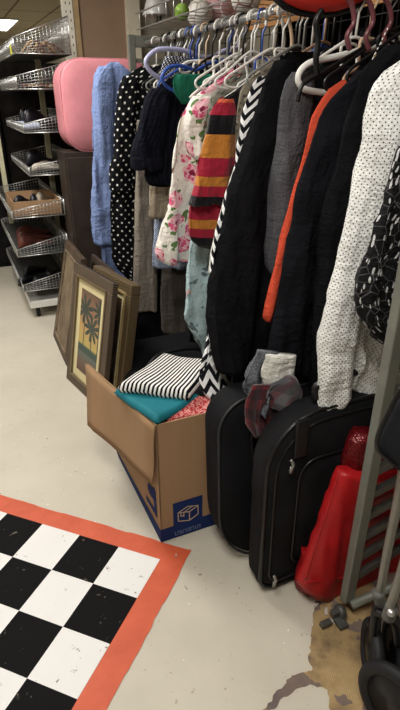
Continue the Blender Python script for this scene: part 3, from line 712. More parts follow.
# the illegible pale words in the band
bm=bmesh.new(); fn=lambda x,y,o:R(s0+.052+x,t0-.0018-o,.010+y); x=0
for w in (.010,.014,.008,.016,.012,.018,.009,.014):
    inkline(bm,[(x,.006),(x,.02),(x+w*.6,.02),(x+w*.6,.006)] if w>.011 else [(x,.02),(x,.006),(x+w*.6,.006)],.003,fn); x+=w
obj('band_lettering',bm,plain('faded_blue_ink',RGB(96,108,140),.8),kb,False)
def text_mesh(body,size,fn,name,mat,depth=.001,bold=.0):
    cu=bpy.data.curves.new(name,'FONT'); cu.body=body; cu.size=size; cu.extrude=depth/2; cu.offset=bold
    o=bpy.data.objects.new(name,cu); COL.objects.link(o); bpy.context.view_layer.update()
    dg=bpy.context.evaluated_depsgraph_get(); me=bpy.data.meshes.new_from_object(o.evaluated_get(dg))
    bm=bmesh.new(); bm.from_mesh(me); bpy.data.objects.remove(o); bpy.data.curves.remove(cu)
    for v in bm.verts: v.co=fn(v.co.x,v.co.y,v.co.z)
    return obj(name,bm,mat,kb,False)
text_mesh('La',.135,lambda x,y,z:R(wall_s(t0+.03+y,.09+x)-.0022-z,t0+.03+y,.09+x),'lettering',m_ink,bold=.004)

# contents
m_str=stripes('black_white_rib',RGB(226,224,220),RGB(14,14,18),.0145,0,.5,.003)
def slab(pts,th,mat,name,label,cat,seed=0,amp=.008,uvr=(1,0)):
    """soft folded cloth: quad (s,t,z) corners, thickness up, rounded edges"""
    A,B,C,D=[Vector(p) for p in pts]; n=26; bm=bmesh.new(); ul=bm.loops.layers.uv.verify()
    g=[[],[]]; UV={}
    for side in (0,1):
        for i in range(n+1):
            row=[]
            for j in range(n+1):
                u,v=i/n,j/n
                # rounded outline
                q=(A*(1-u)+B*u)*(1-v)+(D*(1-u)+C*u)*v
                e=min(u,1-u,v,1-v)*2*6; e=min(1,e); hh=math.sqrt(max(0,1-(1-e)**2))
                q=q+Vector((0,0,(th/2*hh)*(1 if side else -1)+noise.noise(q*9+Vector((seed,0,0)))*amp*(hh*.7+.3)))
                w=bm.verts.new(R(*q)); UV[w]=(u*(B-A).length,v*(D-A).length); row.append(w)
            g[side].append(row)
    for s_ in (0,1):
        for i in range(n):
            for j in range(n):
                bm.faces.new((g[s_][i][j],g[s_][i+1][j],g[s_][i+1][j+1],g[s_][i][j+1]))
    for f in bm.faces:
        for l in f.loops: l[ul].uv=UV[l.vert]
    bmesh.ops.remove_doubles(bm,verts=bm.verts,dist=.0003)
    return tag(obj(name,bm,mat),label,cat)
def STZ(x,y,z):
    p=onZ(x,y,z); s,t=toST(p); return (s,t,z)
slab([STZ(113,392,.50),STZ(157,424,.50),STZ(200,398,.50),STZ(170,382,.50)],.035,plain('teal_fabric',RGB(22,108,120),.7,.25,0,.1),'teal_folded_cloth','teal folded cloth in the open box under the striped one','cloth',2,.006)
slab([STZ(116,389,.53),STZ(189,398,.53),STZ(216,364,.56),STZ(164,357,.56)],.045,m_str,'striped_folded_cloth','black and white striped cloth folded on top of the open box','cloth',1,.012)
k=NB('red_white_print',.9,.1); k.obj(); a=k.noise(k.oo,90,3,.7); m_rw=k.col(k.ramp(a,[(0,RGB(165,50,52)),(.5,RGB(215,165,158)),(.57,RGB(180,62,60))])); k.bump(k.noise(k.oo,60,3),.8,.006)
slab([STZ(164,425,.468),STZ(213,418,.468),STZ(216,398,.49),STZ(184,402,.49)],.045,m_rw,'red_print_cloth','crumpled red and white printed cloth inside the box corner','cloth',5,.022)
slab([(-.405,.492,.39),(-.19,.492,.39),(-.19,.985,.25),(-.43,.985,.25)],.10,m_blk,'dark_clothes_layer','dark clothes filling the cardboard box below the top cloths','clothes',9,.02)

# ---------------------------------------------------------------- floor game board
P=lambda x,y:onZ(x,y,0)
c_tl=P(7.5,514); c_tr=P(160,560); c_br=P(77.5,700)
ex=(c_tr-c_tl)/4; ey=(c_br-c_tr)/3
mw=NB('white_vinyl',.6,.2); mw.obj(); f=mw.noise(mw.oo,22,6,.75); m_tw=mw.col(mw.ramp(f,[(0,RGB(130,122,106)),(.355,RGB(214,212,210)),(1,RGB(232,232,235))],True))
mw=NB('black_vinyl',.75,.12); mw.obj(); f=mw.noise(mw.oo,30,6,.75); m_tb=mw.col(mw.ramp(f,[(0,RGB(120,112,98)),(.345,RGB(10,9,10)),(1,RGB(16,15,16))],True))
mw=NB('orange_border',.55,.35); mw.obj(); f=mw.noise(mw.oo,10,5,.65); m_to=mw.col(mw.ramp(f,[(.3,RGB(176,74,44)),(.7,RGB(196,88,56))],False))
k=thing('checkerboard','black and white checkerboard laid on the floor inside an orange border','checkerboard',(c_tl+ex*2+ey*2))
zt=.0035
bm=bmesh.new(); bo=[]; o=.145*1.0
uo=ex.normalized(); vo=ey.normalized(); bw_t=.075; bw_r=.085
A=c_tl-ex*3-vo*bw_t; B=c_tr-vo*bw_t+uo*bw_r
W=B-A; bcorn=[A,B,B+ey*6.6,A+ey*6.6]
outline=[]
for i in range(4):
    a=bcorn[i];b=bcorn[(i+1)%4]; n=60; nn=(b-a).normalized(); pr=Vector((nn.y,-nn.x,0))
    for j in range(n):
        q=a+(b-a)*j/n; outline.append(q+pr*(noise.noise(q*25)*.0018+ (.003 if noise.noise(q*6)>.15 else 0)))
lo=[bm.verts.new(q+Vector((0,0,.0008))) for q in outline]; hi=[bm.verts.new(q+Vector((0,0,.0022))) for q in outline]
bm.faces.new(hi); bm.faces.new(lo)
for i in range(len(lo)): bm.faces.new((lo[i],lo[(i+1)%len(lo)],hi[(i+1)%len(lo)],hi[i]))
obj('border',bm,m_to,k,False)
bm=bmesh.new()
for i in range(-3,4):
    for j in range(0,6):
        a=c_tl+ex*i+ey*j; g=.0006
        q=[a,a+ex,a+ex+ey,a+ey]; mi=(i+j)%2
        l=[bm.verts.new(p+Vector((0,0,.0022))) for p in q]; h_=[bm.verts.new(p+Vector((0,0,.0034))) for p in q]
        for f in [l,h_]+[[l[r],l[(r+1)%4],h_[(r+1)%4],h_[r]] for r in range(4)]:
            bm.faces.new(f).material_index=mi
obj('squares',bm,[m_tb,m_tw],k,False)

# ---------------------------------------------------------------- room
kf=NB('painted_concrete_floor',.5,.35); kf.obj()
f1=kf.noise(kf.oo,2.2,5,.6); f2=kf.noise(kf.oo,38,4,.7); f3=kf.voro(kf.oo,26)
o=kf.ramp(f1,[(.3,RGB(172,165,150)),(.7,RGB(189,182,167))],False)
o=kf.mix(kf.gt(f2,.66),o,RGB(160,148,126))
f4=kf.noise(kf.oo,3,3,.5,(1,1,1)); 
o=kf.mix(kf.math('MULTIPLY',kf.lt(f3.outputs['Distance'],.07),kf.gt(f1,.48)),o,RGB(214,212,205))
mp=kf.voro(kf.oo,17); o=kf.mix(kf.math('MULTIPLY',kf.lt(mp.outputs['Distance'],.05),kf.gt(f2,.5)),o,RGB(105,92,72))
m_floor=kf.col(o); kf.bump(f2,.15,.002)
kt=NB('bare_brown_tile',.6,.3); kt.obj(); f1=kt.noise(kt.oo,9,5,.65); f2=kt.noise(kt.oo,3.5,4,.6)
wv=kt.n.new('ShaderNodeTexWave'); wv.inputs['Scale'].default_value=55; wv.inputs['Distortion'].default_value=1.; kt.l.new(kt.oo,wv.inputs['Vector'])
o=kt.ramp(f1,[(.32,RGB(92,76,60)),(.5,RGB(148,124,86)),(.68,RGB(168,144,104))],False)
o=kt.mix(kt.math('MULTIPLY',kt.lt(f2,.52),.75),o,RGB(86,76,82)); o=kt.mix(kt.math('MULTIPLY',wv.outputs['Fac'],.22),o,RGB(90,74,54)); m_tile=kt.col(o)
bm=bmesh.new()
S0,S1,T0,T1=-6.,1.7,-4.,14.
q=[bm.verts.new(R(s,t,0)) for s,t in ((S0,T0),(S1,T0),(S1,T1),(S0,T1))]; bm.faces.new(q)
q2=[bm.verts.new(R(s,t,-.05)) for s,t in ((S0,T0),(S1,T0),(S1,T1),(S0,T1))]; bm.faces.new(q2)
for i in range(4): bm.faces.new((q[i],q[(i+1)%4],q2[(i+1)%4],q2[i]))
ptch=[(312,592),(315,606),(312,633),(308,658),(312,672),(293,675),(279,688),(271,700),(256,716),(270,712),(284,698),(298,688),(315,686),(328,690),(329,712),(330,740),(470,740),(470,590),(380,560),(340,575)]
pw=[]
for i in range(len(ptch)):
    a=P(*ptch[i]);b=P(*ptch[(i+1)%len(ptch)]); n=10
    for j in range(n):
        c=a+(b-a)*j/n; pw.append(c+Vector((noise.noise(c*60),noise.noise(c*60+Vector((9,9,9))),0))*.008)
f=bm.faces.new([bm.verts.new(p+Vector((0,0,.0006))) for p in pw]); f.material_index=1
if f.normal.z<0: f.normal_flip()
me=bpy.data.meshes.new('floor'); bm.normal_update(); bm.to_mesh(me); bm.free(); me.materials.append(m_floor); me.materials.append(m_tile)
fo=bpy.data.objects.new('floor',me); COL.objects.link(fo); fo['kind']='structure'
m_wall=plain('wall_paint',RGB(196,188,172),.9,.2,0,.04,3)
kc=NB('ceiling_tiles',.9,.1); x,y,z=kc.obj(); 
ru=kc.math('ADD',kc.math('MULTIPLY',x,NX),kc.math('MULTIPLY',y,NY)); rv=kc.math('ADD',kc.math('MULTIPLY',x,DX),kc.math('MULTIPLY',y,DY))
g=kc.math('MAXIMUM',kc.lt(kc.math('FRACT',kc.math('DIVIDE',ru,.6)),.05),kc.lt(kc.math('FRACT',kc.math('DIVIDE',rv,1.2)),.03))
m_ceil=kc.col(kc.mix(g,RGB(196,184,158),RGB(120,110,92)))
CZ=2.55
def slabw(name,s0,s1,t0,t1,z0,z1,m):
    bm=bmesh.new(); boxr(bm,s0,s1,t0,t1,z0,z1); return struct(name,bm,m)
slabw('ceiling',S0,S1,T0,T1,CZ,CZ+.05,m_ceil)
slabw('wall_right',S1,S1+.1,T0,T1,0,CZ,m_wall); slabw('wall_left',S0-.1,S0,T0,T1,0,CZ,m_wall)
slabw('wall_back',S0,S1,T1,T1+.1,0,CZ,m_wall); slabw('wall_front',S0,S1,T0-.1,T0,0,CZ,m_wall)
# ceiling beam seen at top left
slabw('trim_1',S0,S1,6.3,6.42,CZ-.07,CZ,plain('ceiling_beam',RGB(120,110,92)))
# ceiling lights
ml=bpy.data.materials.new('fluorescent_diffuser'); ml.use_nodes=True; b=ml.node_tree.nodes['Principled BSDF']; b.inputs['Base Color'].default_value=(.9,.9,.85,1); b.inputs['Emission Color'].default_value=(1,.96,.88,1); b.inputs['Emission Strength'].default_value=7.
def light(s,t,w,d,power,label,cam_seen=True,col=(1,.975,.93)):
    g=thing('ceiling_light',label,'light',R(s,t,CZ),'ceiling light panels')
    bm=bmesh.new(); boxr(bm,s-w/2,s+w/2,t-d/2,t+d/2,CZ-.03,CZ-.001); obj('frame',bm,m_wplas,g,False)
    bm=bmesh.new(); boxr(bm,s-w/2+.02,s+w/2-.02,t-d/2+.02,t+d/2-.02,CZ-.034,CZ-.0301); obj('diffuser',bm,ml,g,False)
    L=bpy.data.lights.new('tube_light','AREA'); L.shape='RECTANGLE'; L.size=w-.04; L.size_y=d-.04; L.energy=power; L.color=col
    o=bpy.data.objects.new('tube_light',L); COL.objects.link(o); o.location=R(s,t,CZ-.045)-R(s,t,CZ); o.parent=g['o']; o.rotation_euler=(0,0,math.atan2(NY,NX)); 
light(-1.0,-.6,.6,1.2,40,'ceiling light panel above the aisle behind the viewer')
light(-.95,2.0,.6,1.2,50,'ceiling light panel over the aisle')
light(-1.6,5.6,.6,1.2,30,'ceiling light panel over the far aisle')
light(.10,10.6,1.0,1.7,16,'bright fluorescent ceiling light seen at the top left')
light(-3.4,1.5,.6,1.2,30,'ceiling light panel over the left of the room')

# ---------------------------------------------------------------- pictures leaning
kw=NB('carved_brown_frame',.55,.35); kw.obj(); wn=kw.n.new('ShaderNodeTexWave'); wn.inputs['Scale'].default_value=38; wn.bands_direction='Z'; wn.inputs['Distortion'].default_value=.5; kw.l.new(kw.oo,wn.inputs['Vector'])
m_frame=kw.col(kw.ramp(wn.outputs['Fac'],[(.2,RGB(48,40,33)),(.8,RGB(102,86,68))],False)); kw.bump(wn.outputs['Fac'],.5,.003)
m_mat=plain('cream_mount',RGB(205,192,150),.85,.15,0,.03)
def palm():
    k=NB('palm_sunset_print',.35,.4); u,v=k.uv()
    sky=k.ramp(v,[(0,RGB(70,48,42)),(.10,RGB(95,66,52)),(.24,RGB(84,92,84)),(.27,RGB(40,62,56)),(.335,RGB(44,70,62)),(.36,RGB(176,156,88)),(.55,RGB(182,146,88)),(.75,RGB(146,108,78)),(1,RGB(98,76,64))],False)
    ms=None
    for cx,cy,h,r in ((.26,.78,.36,.46),(.66,.60,.30,.42),(1.0,.84,.3,.36)):
        dx=k.math('SUBTRACT',u,cx); dy=k.math('MULTIPLY',k.math('SUBTRACT',v,cy),2.5)
        rad=k.math('SQRT',k.math('ADD',k.math('MULTIPLY',dx,dx),k.math('MULTIPLY',dy,dy)))
        ang=k.math('ARCTAN2',dy,dx); lobe=k.math('ABSOLUTE',k.math('SINE',k.math('MULTIPLY',ang,4.5)))
        fr=k.lt(rad,k.math('MULTIPLY_ADD',lobe,r*.75,r*.25))
        tr=k.math('MULTIPLY',k.lt(k.math('ABSOLUTE',dx),.022),k.math('MULTIPLY',k.lt(v,cy),k.gt(v,.33)))
        m=k.math('MAXIMUM',fr,tr); ms=m if ms is None else k.math('MAXIMUM',ms,m)
    return k.col(k.mix(ms,sky,RGB(52,62,54)))
def frame_thing(name,label,BLp,BRp,TLs,thk,fw,mw_,mats,pic=True,side=None):
    """bottom corners on the floor, leaning back into +s by TLs=(ds,dt,z)"""
    BL,BR=Vector(BLp),Vector(BRp); up=Vector(TLs)
    g=thing(name,label,'picture frame',(BL+BR)/2)
    X=(BR-BL); w=X.length; X=X.normalized(); h=up.length; Y=up.normalized(); Z=X.cross(Y).normalized()   # Z faces the aisle
    def at(u,v,o): return BL+X*u+Y*v+Z*o
    def bar(bm,u0,u1,v0,v1,o0,o1):
        vs=[bm.verts.new(at(u,v,o)) for u in (u0,u1) for v in (v0,v1) for o in (o0,o1)]
        for f in ((0,1,3,2),(4,6,7,5),(0,4,5,1),(2,3,7,6),(0,2,6,4),(1,5,7,3)): bm.faces.new([vs[i] for i in f])
    bm=bmesh.new()
    bar(bm,0,w,0,fw,-thk,0);bar(bm,0,w,h-fw,h,-thk,0);bar(bm,0,fw,fw,h-fw,-thk,0);bar(bm,w-fw,w,fw,h-fw,-thk,0)
    obj('frame',bm,mats[0],g,False,bevel=.004)
    bm=bmesh.new(); e=fw
    bar(bm,e-.004,e+.008,e,h-e,-.004,.004);bar(bm,w-e-.008,w-e+.004,e,h-e,-.004,.004);bar(bm,e,w-e,e-.004,e+.008,-.004,.004);bar(bm,e,w-e,h-e-.008,h-e+.004,-.004,.004)
    obj('inner_moulding',bm,mats[3],g,False)
    bm=bmesh.new(); bar(bm,fw,w-fw,fw,h-fw,-.016,-.008); obj('mount',bm,mats[1],g,False)
    e=fw+mw_
    bm=bmesh.new(); bar(bm,e,w-e,e,h-e,-.0079,-.006)
    ul=bm.loops.layers.uv.verify()
    for f in bm.faces:
        for l in f.loops:
            q=l.vert.co-BL; l[ul].uv=((q.dot(X)-e)/(w-2*e),(q.dot(Y)-e)/(h-2*e))
    obj('picture',bm,mats[2],g,False)
    bm=bmesh.new(); bar(bm,.01,w-.01,.01,h-.01,-thk-.004,-thk); obj('backing',bm,m_card if side is None else side,g,False)
    return g
BL=P(66,378); BR=P(101,412)
def topfrom(BLp,px,lean_dir):   # solve how high and how far back the corner leans
    import itertools
    best=None
    for a in range(0,60):
        for b in range(30,140):
            q=BLp+lean_dir*(a*.01)+Vector((0,0,b*.01))
            zc=q.z-H; d=q.y*math.cos(TH)-zc*math.sin(TH); u=q.y*math.sin(TH)+zc*math.cos(TH)
            e=(200+q.x/d*FPX-px[0])**2+(355-u/d*FPX-px[1])**2
            if best is None or e<best[0]: best=(e,a*.01,b*.01)
    return lean_dir*best[1]+Vector((0,0,best[2])),best
ld=(BR-BL).normalized(); ldir=Vector((-ld.y,ld.x,0))
if ldir.dot(NV)<0: ldir=-ldir
up1,b1=topfrom(BL,(73.5,261),ldir)
print('FRAME lean',b1,'w',(BR-BL).length)
frame_thing('palm_picture_frame','framed palm tree sunset picture with cream mount leaning by the clothes',BL,BR,up1,.03,.055,.052,[m_frame,m_mat,palm(),plain('gold_moulding',RGB(112,96,70),.4,.5,.3)])
off=ldir*.09
m_f2=plain('dark_espresso_frame',RGB(26,22,20),.5,.35)
kr=NB('rope_gold_moulding',.45,.4,.2); kr.obj(); wr=kr.n.new('ShaderNodeTexWave'); wr.inputs['Scale'].default_value=60; wr.bands_direction='DIAGONAL'; kr.l.new(kr.oo,wr.inputs['Vector']); m_rope=kr.col(kr.ramp(wr.outputs['Fac'],[(.3,RGB(40,32,26)),(.6,RGB(124,106,76))],False))
BL2=BL+(BR-BL)*.12+ldir*.085; BR2=BL+(BR-BL)*1.06+ldir*.085
frame_thing('dark_picture_frame','second dark-framed picture with rope-pattern moulding behind the palm picture',BL2,BR2,up1*.97+Vector((0,0,.0)),.05,.05,.04,[m_rope,m_mat,plain('dark_art_print',RGB(60,42,32),.4,.3,0,.5,20),plain('gold_moulding2',RGB(180,160,110),.4,.5,.3)],side=m_f2)
# two plain panels behind on the left
m_wood=plain('worn_pale_wood',RGB(120,104,84),.7,.25,0,.25,9)
BLc=P(53,336); BRc=P(66,366); upc,bc=topfrom(BLc,(66,240),ldir); print('C',bc,(BRc-BLc).length)
frame_thing('brown_wooden_frame','large brown framed panel leaning behind the palm picture',BLc+ldir*.0,BRc,upc,.03,.05,.01,[plain('brown_frame_wood',RGB(74,60,48),.6,.3,0,.2),m_wood,m_wood,m_wood])
BLd=P(60,352)+ldir*.12; BRd=P(76,378)+ldir*.12
frame_thing('dark_brown_board','dark brown framed board standing between palm picture and wooden panel',BLd,BRd,upc*.93,.02,.04,.01,[plain('dark_brown_wood',RGB(60,48,40),.6,.3,0,.2),plain('brown_backing',RGB(84,68,56),.7),plain('brown_backing2',RGB(78,62,50),.7),m_f2])

# ---------------------------------------------------------------- background: cabinet, pink case, tall panel
def tbox(name,label,cat,s0,s1,t0,t1,z0,z1,mat,bev=.004):
    bm=bmesh.new(); boxr(bm,s0,s1,t0,t1,z0,z1); return tag(obj(name,bm,mat,None,False,bevel=bev),label,cat)
m_cab=plain('dark_wood_cabinet',RGB(52,42,36),.5,.35,0,.2)
tC=2.60
sL,_=onT(69,200,tC); _,zC=onT(80,152,tC)
k=thing('dark_cabinet','dark brown cabinet under the pink case','cabinet',R(sL+.3,tC+.25,0))
bm=bmesh.new(); boxr(bm,sL,sL+.62,tC+.01,tC+.23,.06,zC); obj('body',bm,m_cab,k,False,bevel=.004)
for a,b in ((sL+.01,sL+.30),(sL+.315,sL+.61)):
    bm=bmesh.new(); boxr(bm,a,b,tC-.006,tC+.009,.08,zC-.03); d=obj('door',bm,m_cab,k,False,bevel=.004)
for a in (sL+.27,sL+.34):
    bm=bmesh.new(); tube(bm,[R(a,tC-.02,zC*.55),R(a,tC-.02,zC*.55+.1)],.005,7); obj('handle',bm,m_zip,k)
# pink
k=thing('pink_storage_tote','pink rounded fabric case standing on the dark cabinet','case',R(sL+.3,tC+.2,zC))
m_pink=plain('pink_fabric',RGB(204,130,138),.6,.3,0,.08,6)
s1_,z1_=onT(64,80,tC); 
bm,ol,c=softbox(onT(64,120,tC)[0],onT(64,120,tC)[0]+.55,tC+.0,tC+.235,zC,onT(90,58,tC)[1],.13,bul=.02); obj('shell',bm,m_pink,k)
bm=bmesh.new(); tube(bm,[R(a,tC+.012,b) for a,b in ol],.003,7,True); obj('seam',bm,plain('pale_pink_piping',RGB(200,130,138),.6),k)
# tall panel / cupboard
tP=3.56
sa=onT(78,40,tP)[0]; sb=onT(126,40,tP)[0]
k=thing('tall_shelving_unit','tall shelving unit with perforated white upright and brown side board','shelving unit',R(sa,tP,0))
kk=NB('perforated_white_upright',.6,.3); x,y,z=kk.obj()
fz=kk.math('ABSOLUTE',kk.math('SUBTRACT',kk.math('FRACT',kk.math('DIVIDE',z,.05)),.5)); uu=kk.math('ADD',kk.math('MULTIPLY',x,NX),kk.math('MULTIPLY',y,NY))
fu=kk.math('ABSOLUTE',kk.math('SUBTRACT',kk.math('FRACT',kk.math('DIVIDE',uu,.03)),.5))
m_perf=kk.col(kk.mix(kk.math('MULTIPLY',kk.lt(fz,.16),kk.lt(fu,.12)),RGB(222,216,200),RGB(90,84,74)))
sw=onT(63,30,tP)[0]
bm=bmesh.new(); boxr(bm,sw,sw+.075,tP-.04,tP-.0,0,2.3); obj('upright',bm,m_perf,k,False,bevel=.003)
bm=bmesh.new(); boxr(bm,sw+.075,sw+.12,tP-.03,tP,0,2.3); obj('upright',bm,plain('tan_upright',RGB(176,150,112),.6),k,False,bevel=.003)
bm=bmesh.new(); boxr(bm,sw+.12,sb,tP-.01,tP+.02,0,2.3); obj('side_board',bm,plain('brown_board',RGB(150,124,102),.6,.3,0,.06,4),k,False)
bm=bmesh.new(); boxr(bm,sb,sb+.10,tP-.06,tP,0,2.3); obj('upright',bm,plain('cream_upright',RGB(214,206,184),.5,.35,0,.05),k,False,bevel=.003)
bm=bmesh.new(); boxr(bm,sb+.10,sb+.9,tP+.0,tP+.02,0,2.3); obj('side_board',bm,plain('grey_beige_board',RGB(150,142,126),.6),k,False)

# ---------------------------------------------------------------- wire tray cart
def wiremat(): return m_chrome
cart=thing('wire_tray_cart','white wheeled cart stacked with sloping chrome wire trays','cart',R(-.2,3.,0))
def tray(s0,t0,w,d,z,hf,hb,grid=.022):
    """front-left corner at s0,t0; side heights rise from hf (aisle side) to hb"""
    bm=bmesh.new(); s1=s0+w; t1=t0+d
    r=.0035
    c=[(s0,t0),(s1,t0),(s1,t1),(s0,t1)]; hs=[hf,hb,hb,hf]
    tube(bm,[R(a,b,z) for a,b in c],r,5,True); tube(bm,[R(a,b,z+h_) for (a,b),h_ in zip(c,hs)],r,5,True)
    for (a,b),h_ in zip(c,hs): tube(bm,[R(a,b,z),R(a,b,z+h_)],r,5)
    def side(p,q,h0,h1):
        L=(Vector((p[0]-q[0],p[1]-q[1]))).length; n=int(L/grid)
        for i in range(1,n):
            u=i/n; a=p[0]+(q[0]-p[0])*u; b=p[1]+(q[1]-p[1])*u; tube(bm,[R(a,b,z),R(a,b,z+h0+(h1-h0)*u)],.0013,4)
        m=max(2,int(max(h0,h1)/grid))
        for j in range(1,m):
            f=j/m; tube(bm,[R(p[0],p[1],z+h0*f),R(q[0],q[1],z+h1*f)],.0013,4)
    for i in range(4): side(c[i],c[(i+1)%4],hs[i],hs[(i+1)%4])
    o=obj('wire_tray',bm,m_chrome,cart,True)
    bm=bmesh.new(); boxr(bm,s0+.004,s1-.004,t0+.004,t1-.004,z-.003,z+.003); obj('tray_floor',bm,plain('grey_steel_sheet',RGB(70,70,68),.6,.3,.3,.15),under(o,cart),False)
    return o
tc=2.74
lower=[(24,292),(18,257),(13,219)]; upper=[(30,176),(24.5,133),(17.5,89),(15,53)]
Z={}
for i,(x,y) in enumerate(lower):
    s,z=onT(x,y,tc); Z['l%d'%i]=(s,z); tray(s,tc,.33,1.05,z,.045,.12 if i<2 else .10)
tu=2.87
for i,(x,y) in enumerate(upper):
    s,z=onT(x,y,tu); Z['u%d'%i]=(s,z); tray(s,tu,.33,1.0,z,(.05,.05,.07,.08)[i],(.11,.12,.15,.20)[i])
print('TRAYS',Z)
s_,z_=Z['l0']
bm=bmesh.new(); boxr(bm,s_+.03,s_+.36,tc+.02,tc+.6,.075,.125); obj('base',bm,m_wplas,cart,False,bevel=.006)
for a in (s_+.08,s_+.31):
    for b in (tc+.07,tc+.54):
        bm=bmesh.new(); lathe(bm,R(a,b,.034),[(0,-.014),(.030,-.014),(.034,-.009),(.034,.009),(.030,.014),(0,.014)],18,NV); w=obj('caster',bm,m_rub,cart)
        bm=bmesh.new(); boxr(bm,a-.018,a-.013,b-.012,b+.012,.02,.075); boxr(bm,a+.013,a+.018,b-.012,b+.012,.02,.075); obj('caster_fork',bm,m_zip,under(w,cart),False)
m_cream=plain('cream_post_paint',RGB(196,190,160),.6,.3,0,.05)
for a,b in ((-.205,3.32),(-.50,3.82),):
    bm=bmesh.new(); boxr(bm,a,a+.035,b,b+.03,.1,1.62); obj('upright',bm,m_cream,cart,False,bevel=.002)
# shoes and oddments on the trays
def shoe(s,t,z,L,ang,mat,name='shoe',label='',group=None,hgt=.05):
    g=thing(name,label,'shoe',R(s,t,z),group)
    ca,sa=math.cos(ang),math.sin(ang)
    def Q(a,b,c): return R(s+a*ca-b*sa,t+a*sa+b*ca,z+c)
    bm=bmesh.new(); rings=[]
    for i,(a,w,hh) in enumerate(((0,.010,.012),(.03,.024,.8),(.12,.030,1.05),(.3,.030,1.15),(.45,.027,.95),(.6,.032,.62),(.78,.037,.45),(.92,.030,.36),(.99,.012,.2))):
        hh=hh*hgt if hh>.05 else hgt*.5
        rings.append([bm.verts.new(Q(a*L-L/2,w*math.cos(2*PI*k/12)*(L/.26),.012+hh/2+hh/2*math.sin(2*PI*k/12))) for k in range(12)])
    for A,B in zip(rings,rings[1:]):
        for k in range(12): bm.faces.new((A[k],A[(k+1)%12],B[(k+1)%12],B[k]))
    bm.faces.new(rings[0]);bm.faces.new(rings[-1]); obj('upper',bm,mat,g,True,sub=1)
    bm=bmesh.new(); ol=[(a*L-L/2,w*L/.26) for a,w in ((0,.018),(.12,.032),(.4,.027),(.7,.040),(.9,.032),(1.,.012))]; ol=ol+[(a,-w) for a,w in reversed(ol)]
    lo=[bm.verts.new(Q(a,b,.0)) for a,b in ol]; hi=[bm.verts.new(Q(a,b,.013)) for a,b in ol]
    bm.faces.new(lo);bm.faces.new(hi)
    for i in range(len(ol)): bm.faces.new((lo[i],lo[(i+1)%len(ol)],hi[(i+1)%len(ol)],hi[i]))
    obj('sole',bm,m_bplas,g,False)
m_sh_b=plain('black_shoe_leather',RGB(22,22,30),.4,.5,0,.3,20); m_sh_r=plain('reddish_brown_leather',RGB(98,50,40),.5,.4,0,.2,20); m_sh_c=plain('cream_shoe_fabric',RGB(176,166,150),.7,.3,0,.1); m_sh_n=plain('brown_suede',RGB(84,66,50),.8,.2,0,.2)
sx,zz=Z['l0']
for a,b,an,n in ((.06,.12,.5,'left'),(.15,.10,.6,'mid'),(.12,.34,.6,'x'),(.22,.25,1.2,'y')): shoe(sx+a+.02,tc+b+.05,zz+.005,.22,an,m_sh_b,'shoe','dark shoe on the lowest wire tray','dark shoes on the lowest tray')
sx,zz=Z['l1']
for a,b,an in ((.13,.14,.25),(.14,.30,.3),(.16,.46,.15)): shoe(sx+a+.02,tc+b+.03,zz+.005,.26,an,m_sh_r,'shoe','reddish-brown shoe on the second-lowest wire tray','reddish-brown shoes on a wire tray',.075)
sx,zz=Z['l2']
def openbox(name,label,s0,s1,t0,t1,z0,z1,mat):
    bm=bmesh.new(); e=.004; boxr(bm,s0,s1,t0,t1,z0,z0+e)
    for a in ((s0,s0+e,t0,t1),(s1-e,s1,t0,t1),(s0,s1,t0,t0+e),(s0,s1,t1-e,t1)): boxr(bm,*a,z0,z1)
    return tag(obj(name,bm,mat,None,False),label,'box')
openbox('shallow_cardboard_tray','shallow brown cardboard tray inside a wire tray',sx+.012,sx+.315,tc+.015,tc+.45,zz+.006,zz+.10,m_card)
for a,b,an in ((.10,.17,.9),(.18,.2,1.3),(.24,.25,1.1)): shoe(sx+a,tc+b+.04,zz+.03,.2,an,[m_sh_n,m_sh_b,m_sh_c][int(a*10)%3],'shoe','small shoe heaped in the shallow cardboard tray','shoes in the cardboard tray',.07)
sx,zz=Z['u0']
for a,b,an in ((.13,.10,.3),(.18,.20,.35)): shoe(sx+a,tu+b,zz+.005,.22,an,m_sh_c,'shoe','cream shoe on the fourth wire tray from the floor','cream shoes on a wire tray')
for a,b,an in ((.15,.42,.2),(.17,.58,.3)): shoe(sx+a,tu+b,zz+.005,.24,an,m_sh_b,'shoe','black shoe at the back of the fourth wire tray','black shoes at the back of a wire tray',.09)
sx,zz=Z['u1']
for a,b,an in ((.15,.25,.3),(.17,.42,.3),(.16,.6,.4)): shoe(sx+a,tu+b,zz+.005,.24,an,m_sh_b,'shoe','black shoe on the fifth wire tray from the floor','black shoes on the fifth tray',.11)
slab([(sx-.26+.27,tu+.08,zz+.03),(sx+.12,tu+.10,zz+.03),(sx+.10,tu+.55,zz+.03),(sx+.01,tu+.5,zz+.03)],.04,plaid('blue_plaid',RGB(190,198,210),RGB(90,110,150),RGB(150,160,185),.02),'blue_plaid_cloth','blue plaid cloth folded at the tray corner','cloth',3,.006)
sx,zz=Z['u2']
m_tang=plain('reddish_trinkets',RGB(130,80,70),.6,.3,0,.5,60)
for j in range(16):
    a=random.uniform(.05,.28); b=random.uniform(.04,.5)
    bm=bmesh.new(); cc=Vector((sx+a,tu+b,0)); pts=[]
    for q in range(10): pts.append(R(cc.x+.028*math.cos(q*.63)+random.uniform(-.004,.004),cc.y+.028*math.sin(q*.63),zz+.012+random.uniform(0,.018)))
    tube(bm,pts,.006,6,True); tag(obj('bracelet',bm,[m_tang,plain('dull_gold',RGB(140,118,84),.5,.4,.3),plain('tan_beads',RGB(150,130,108),.6)][j%3]),'bracelet lying loose on the second wire tray from the top','bracelet','bracelets on the second tray from the top')
sx,zz=Z['u3']
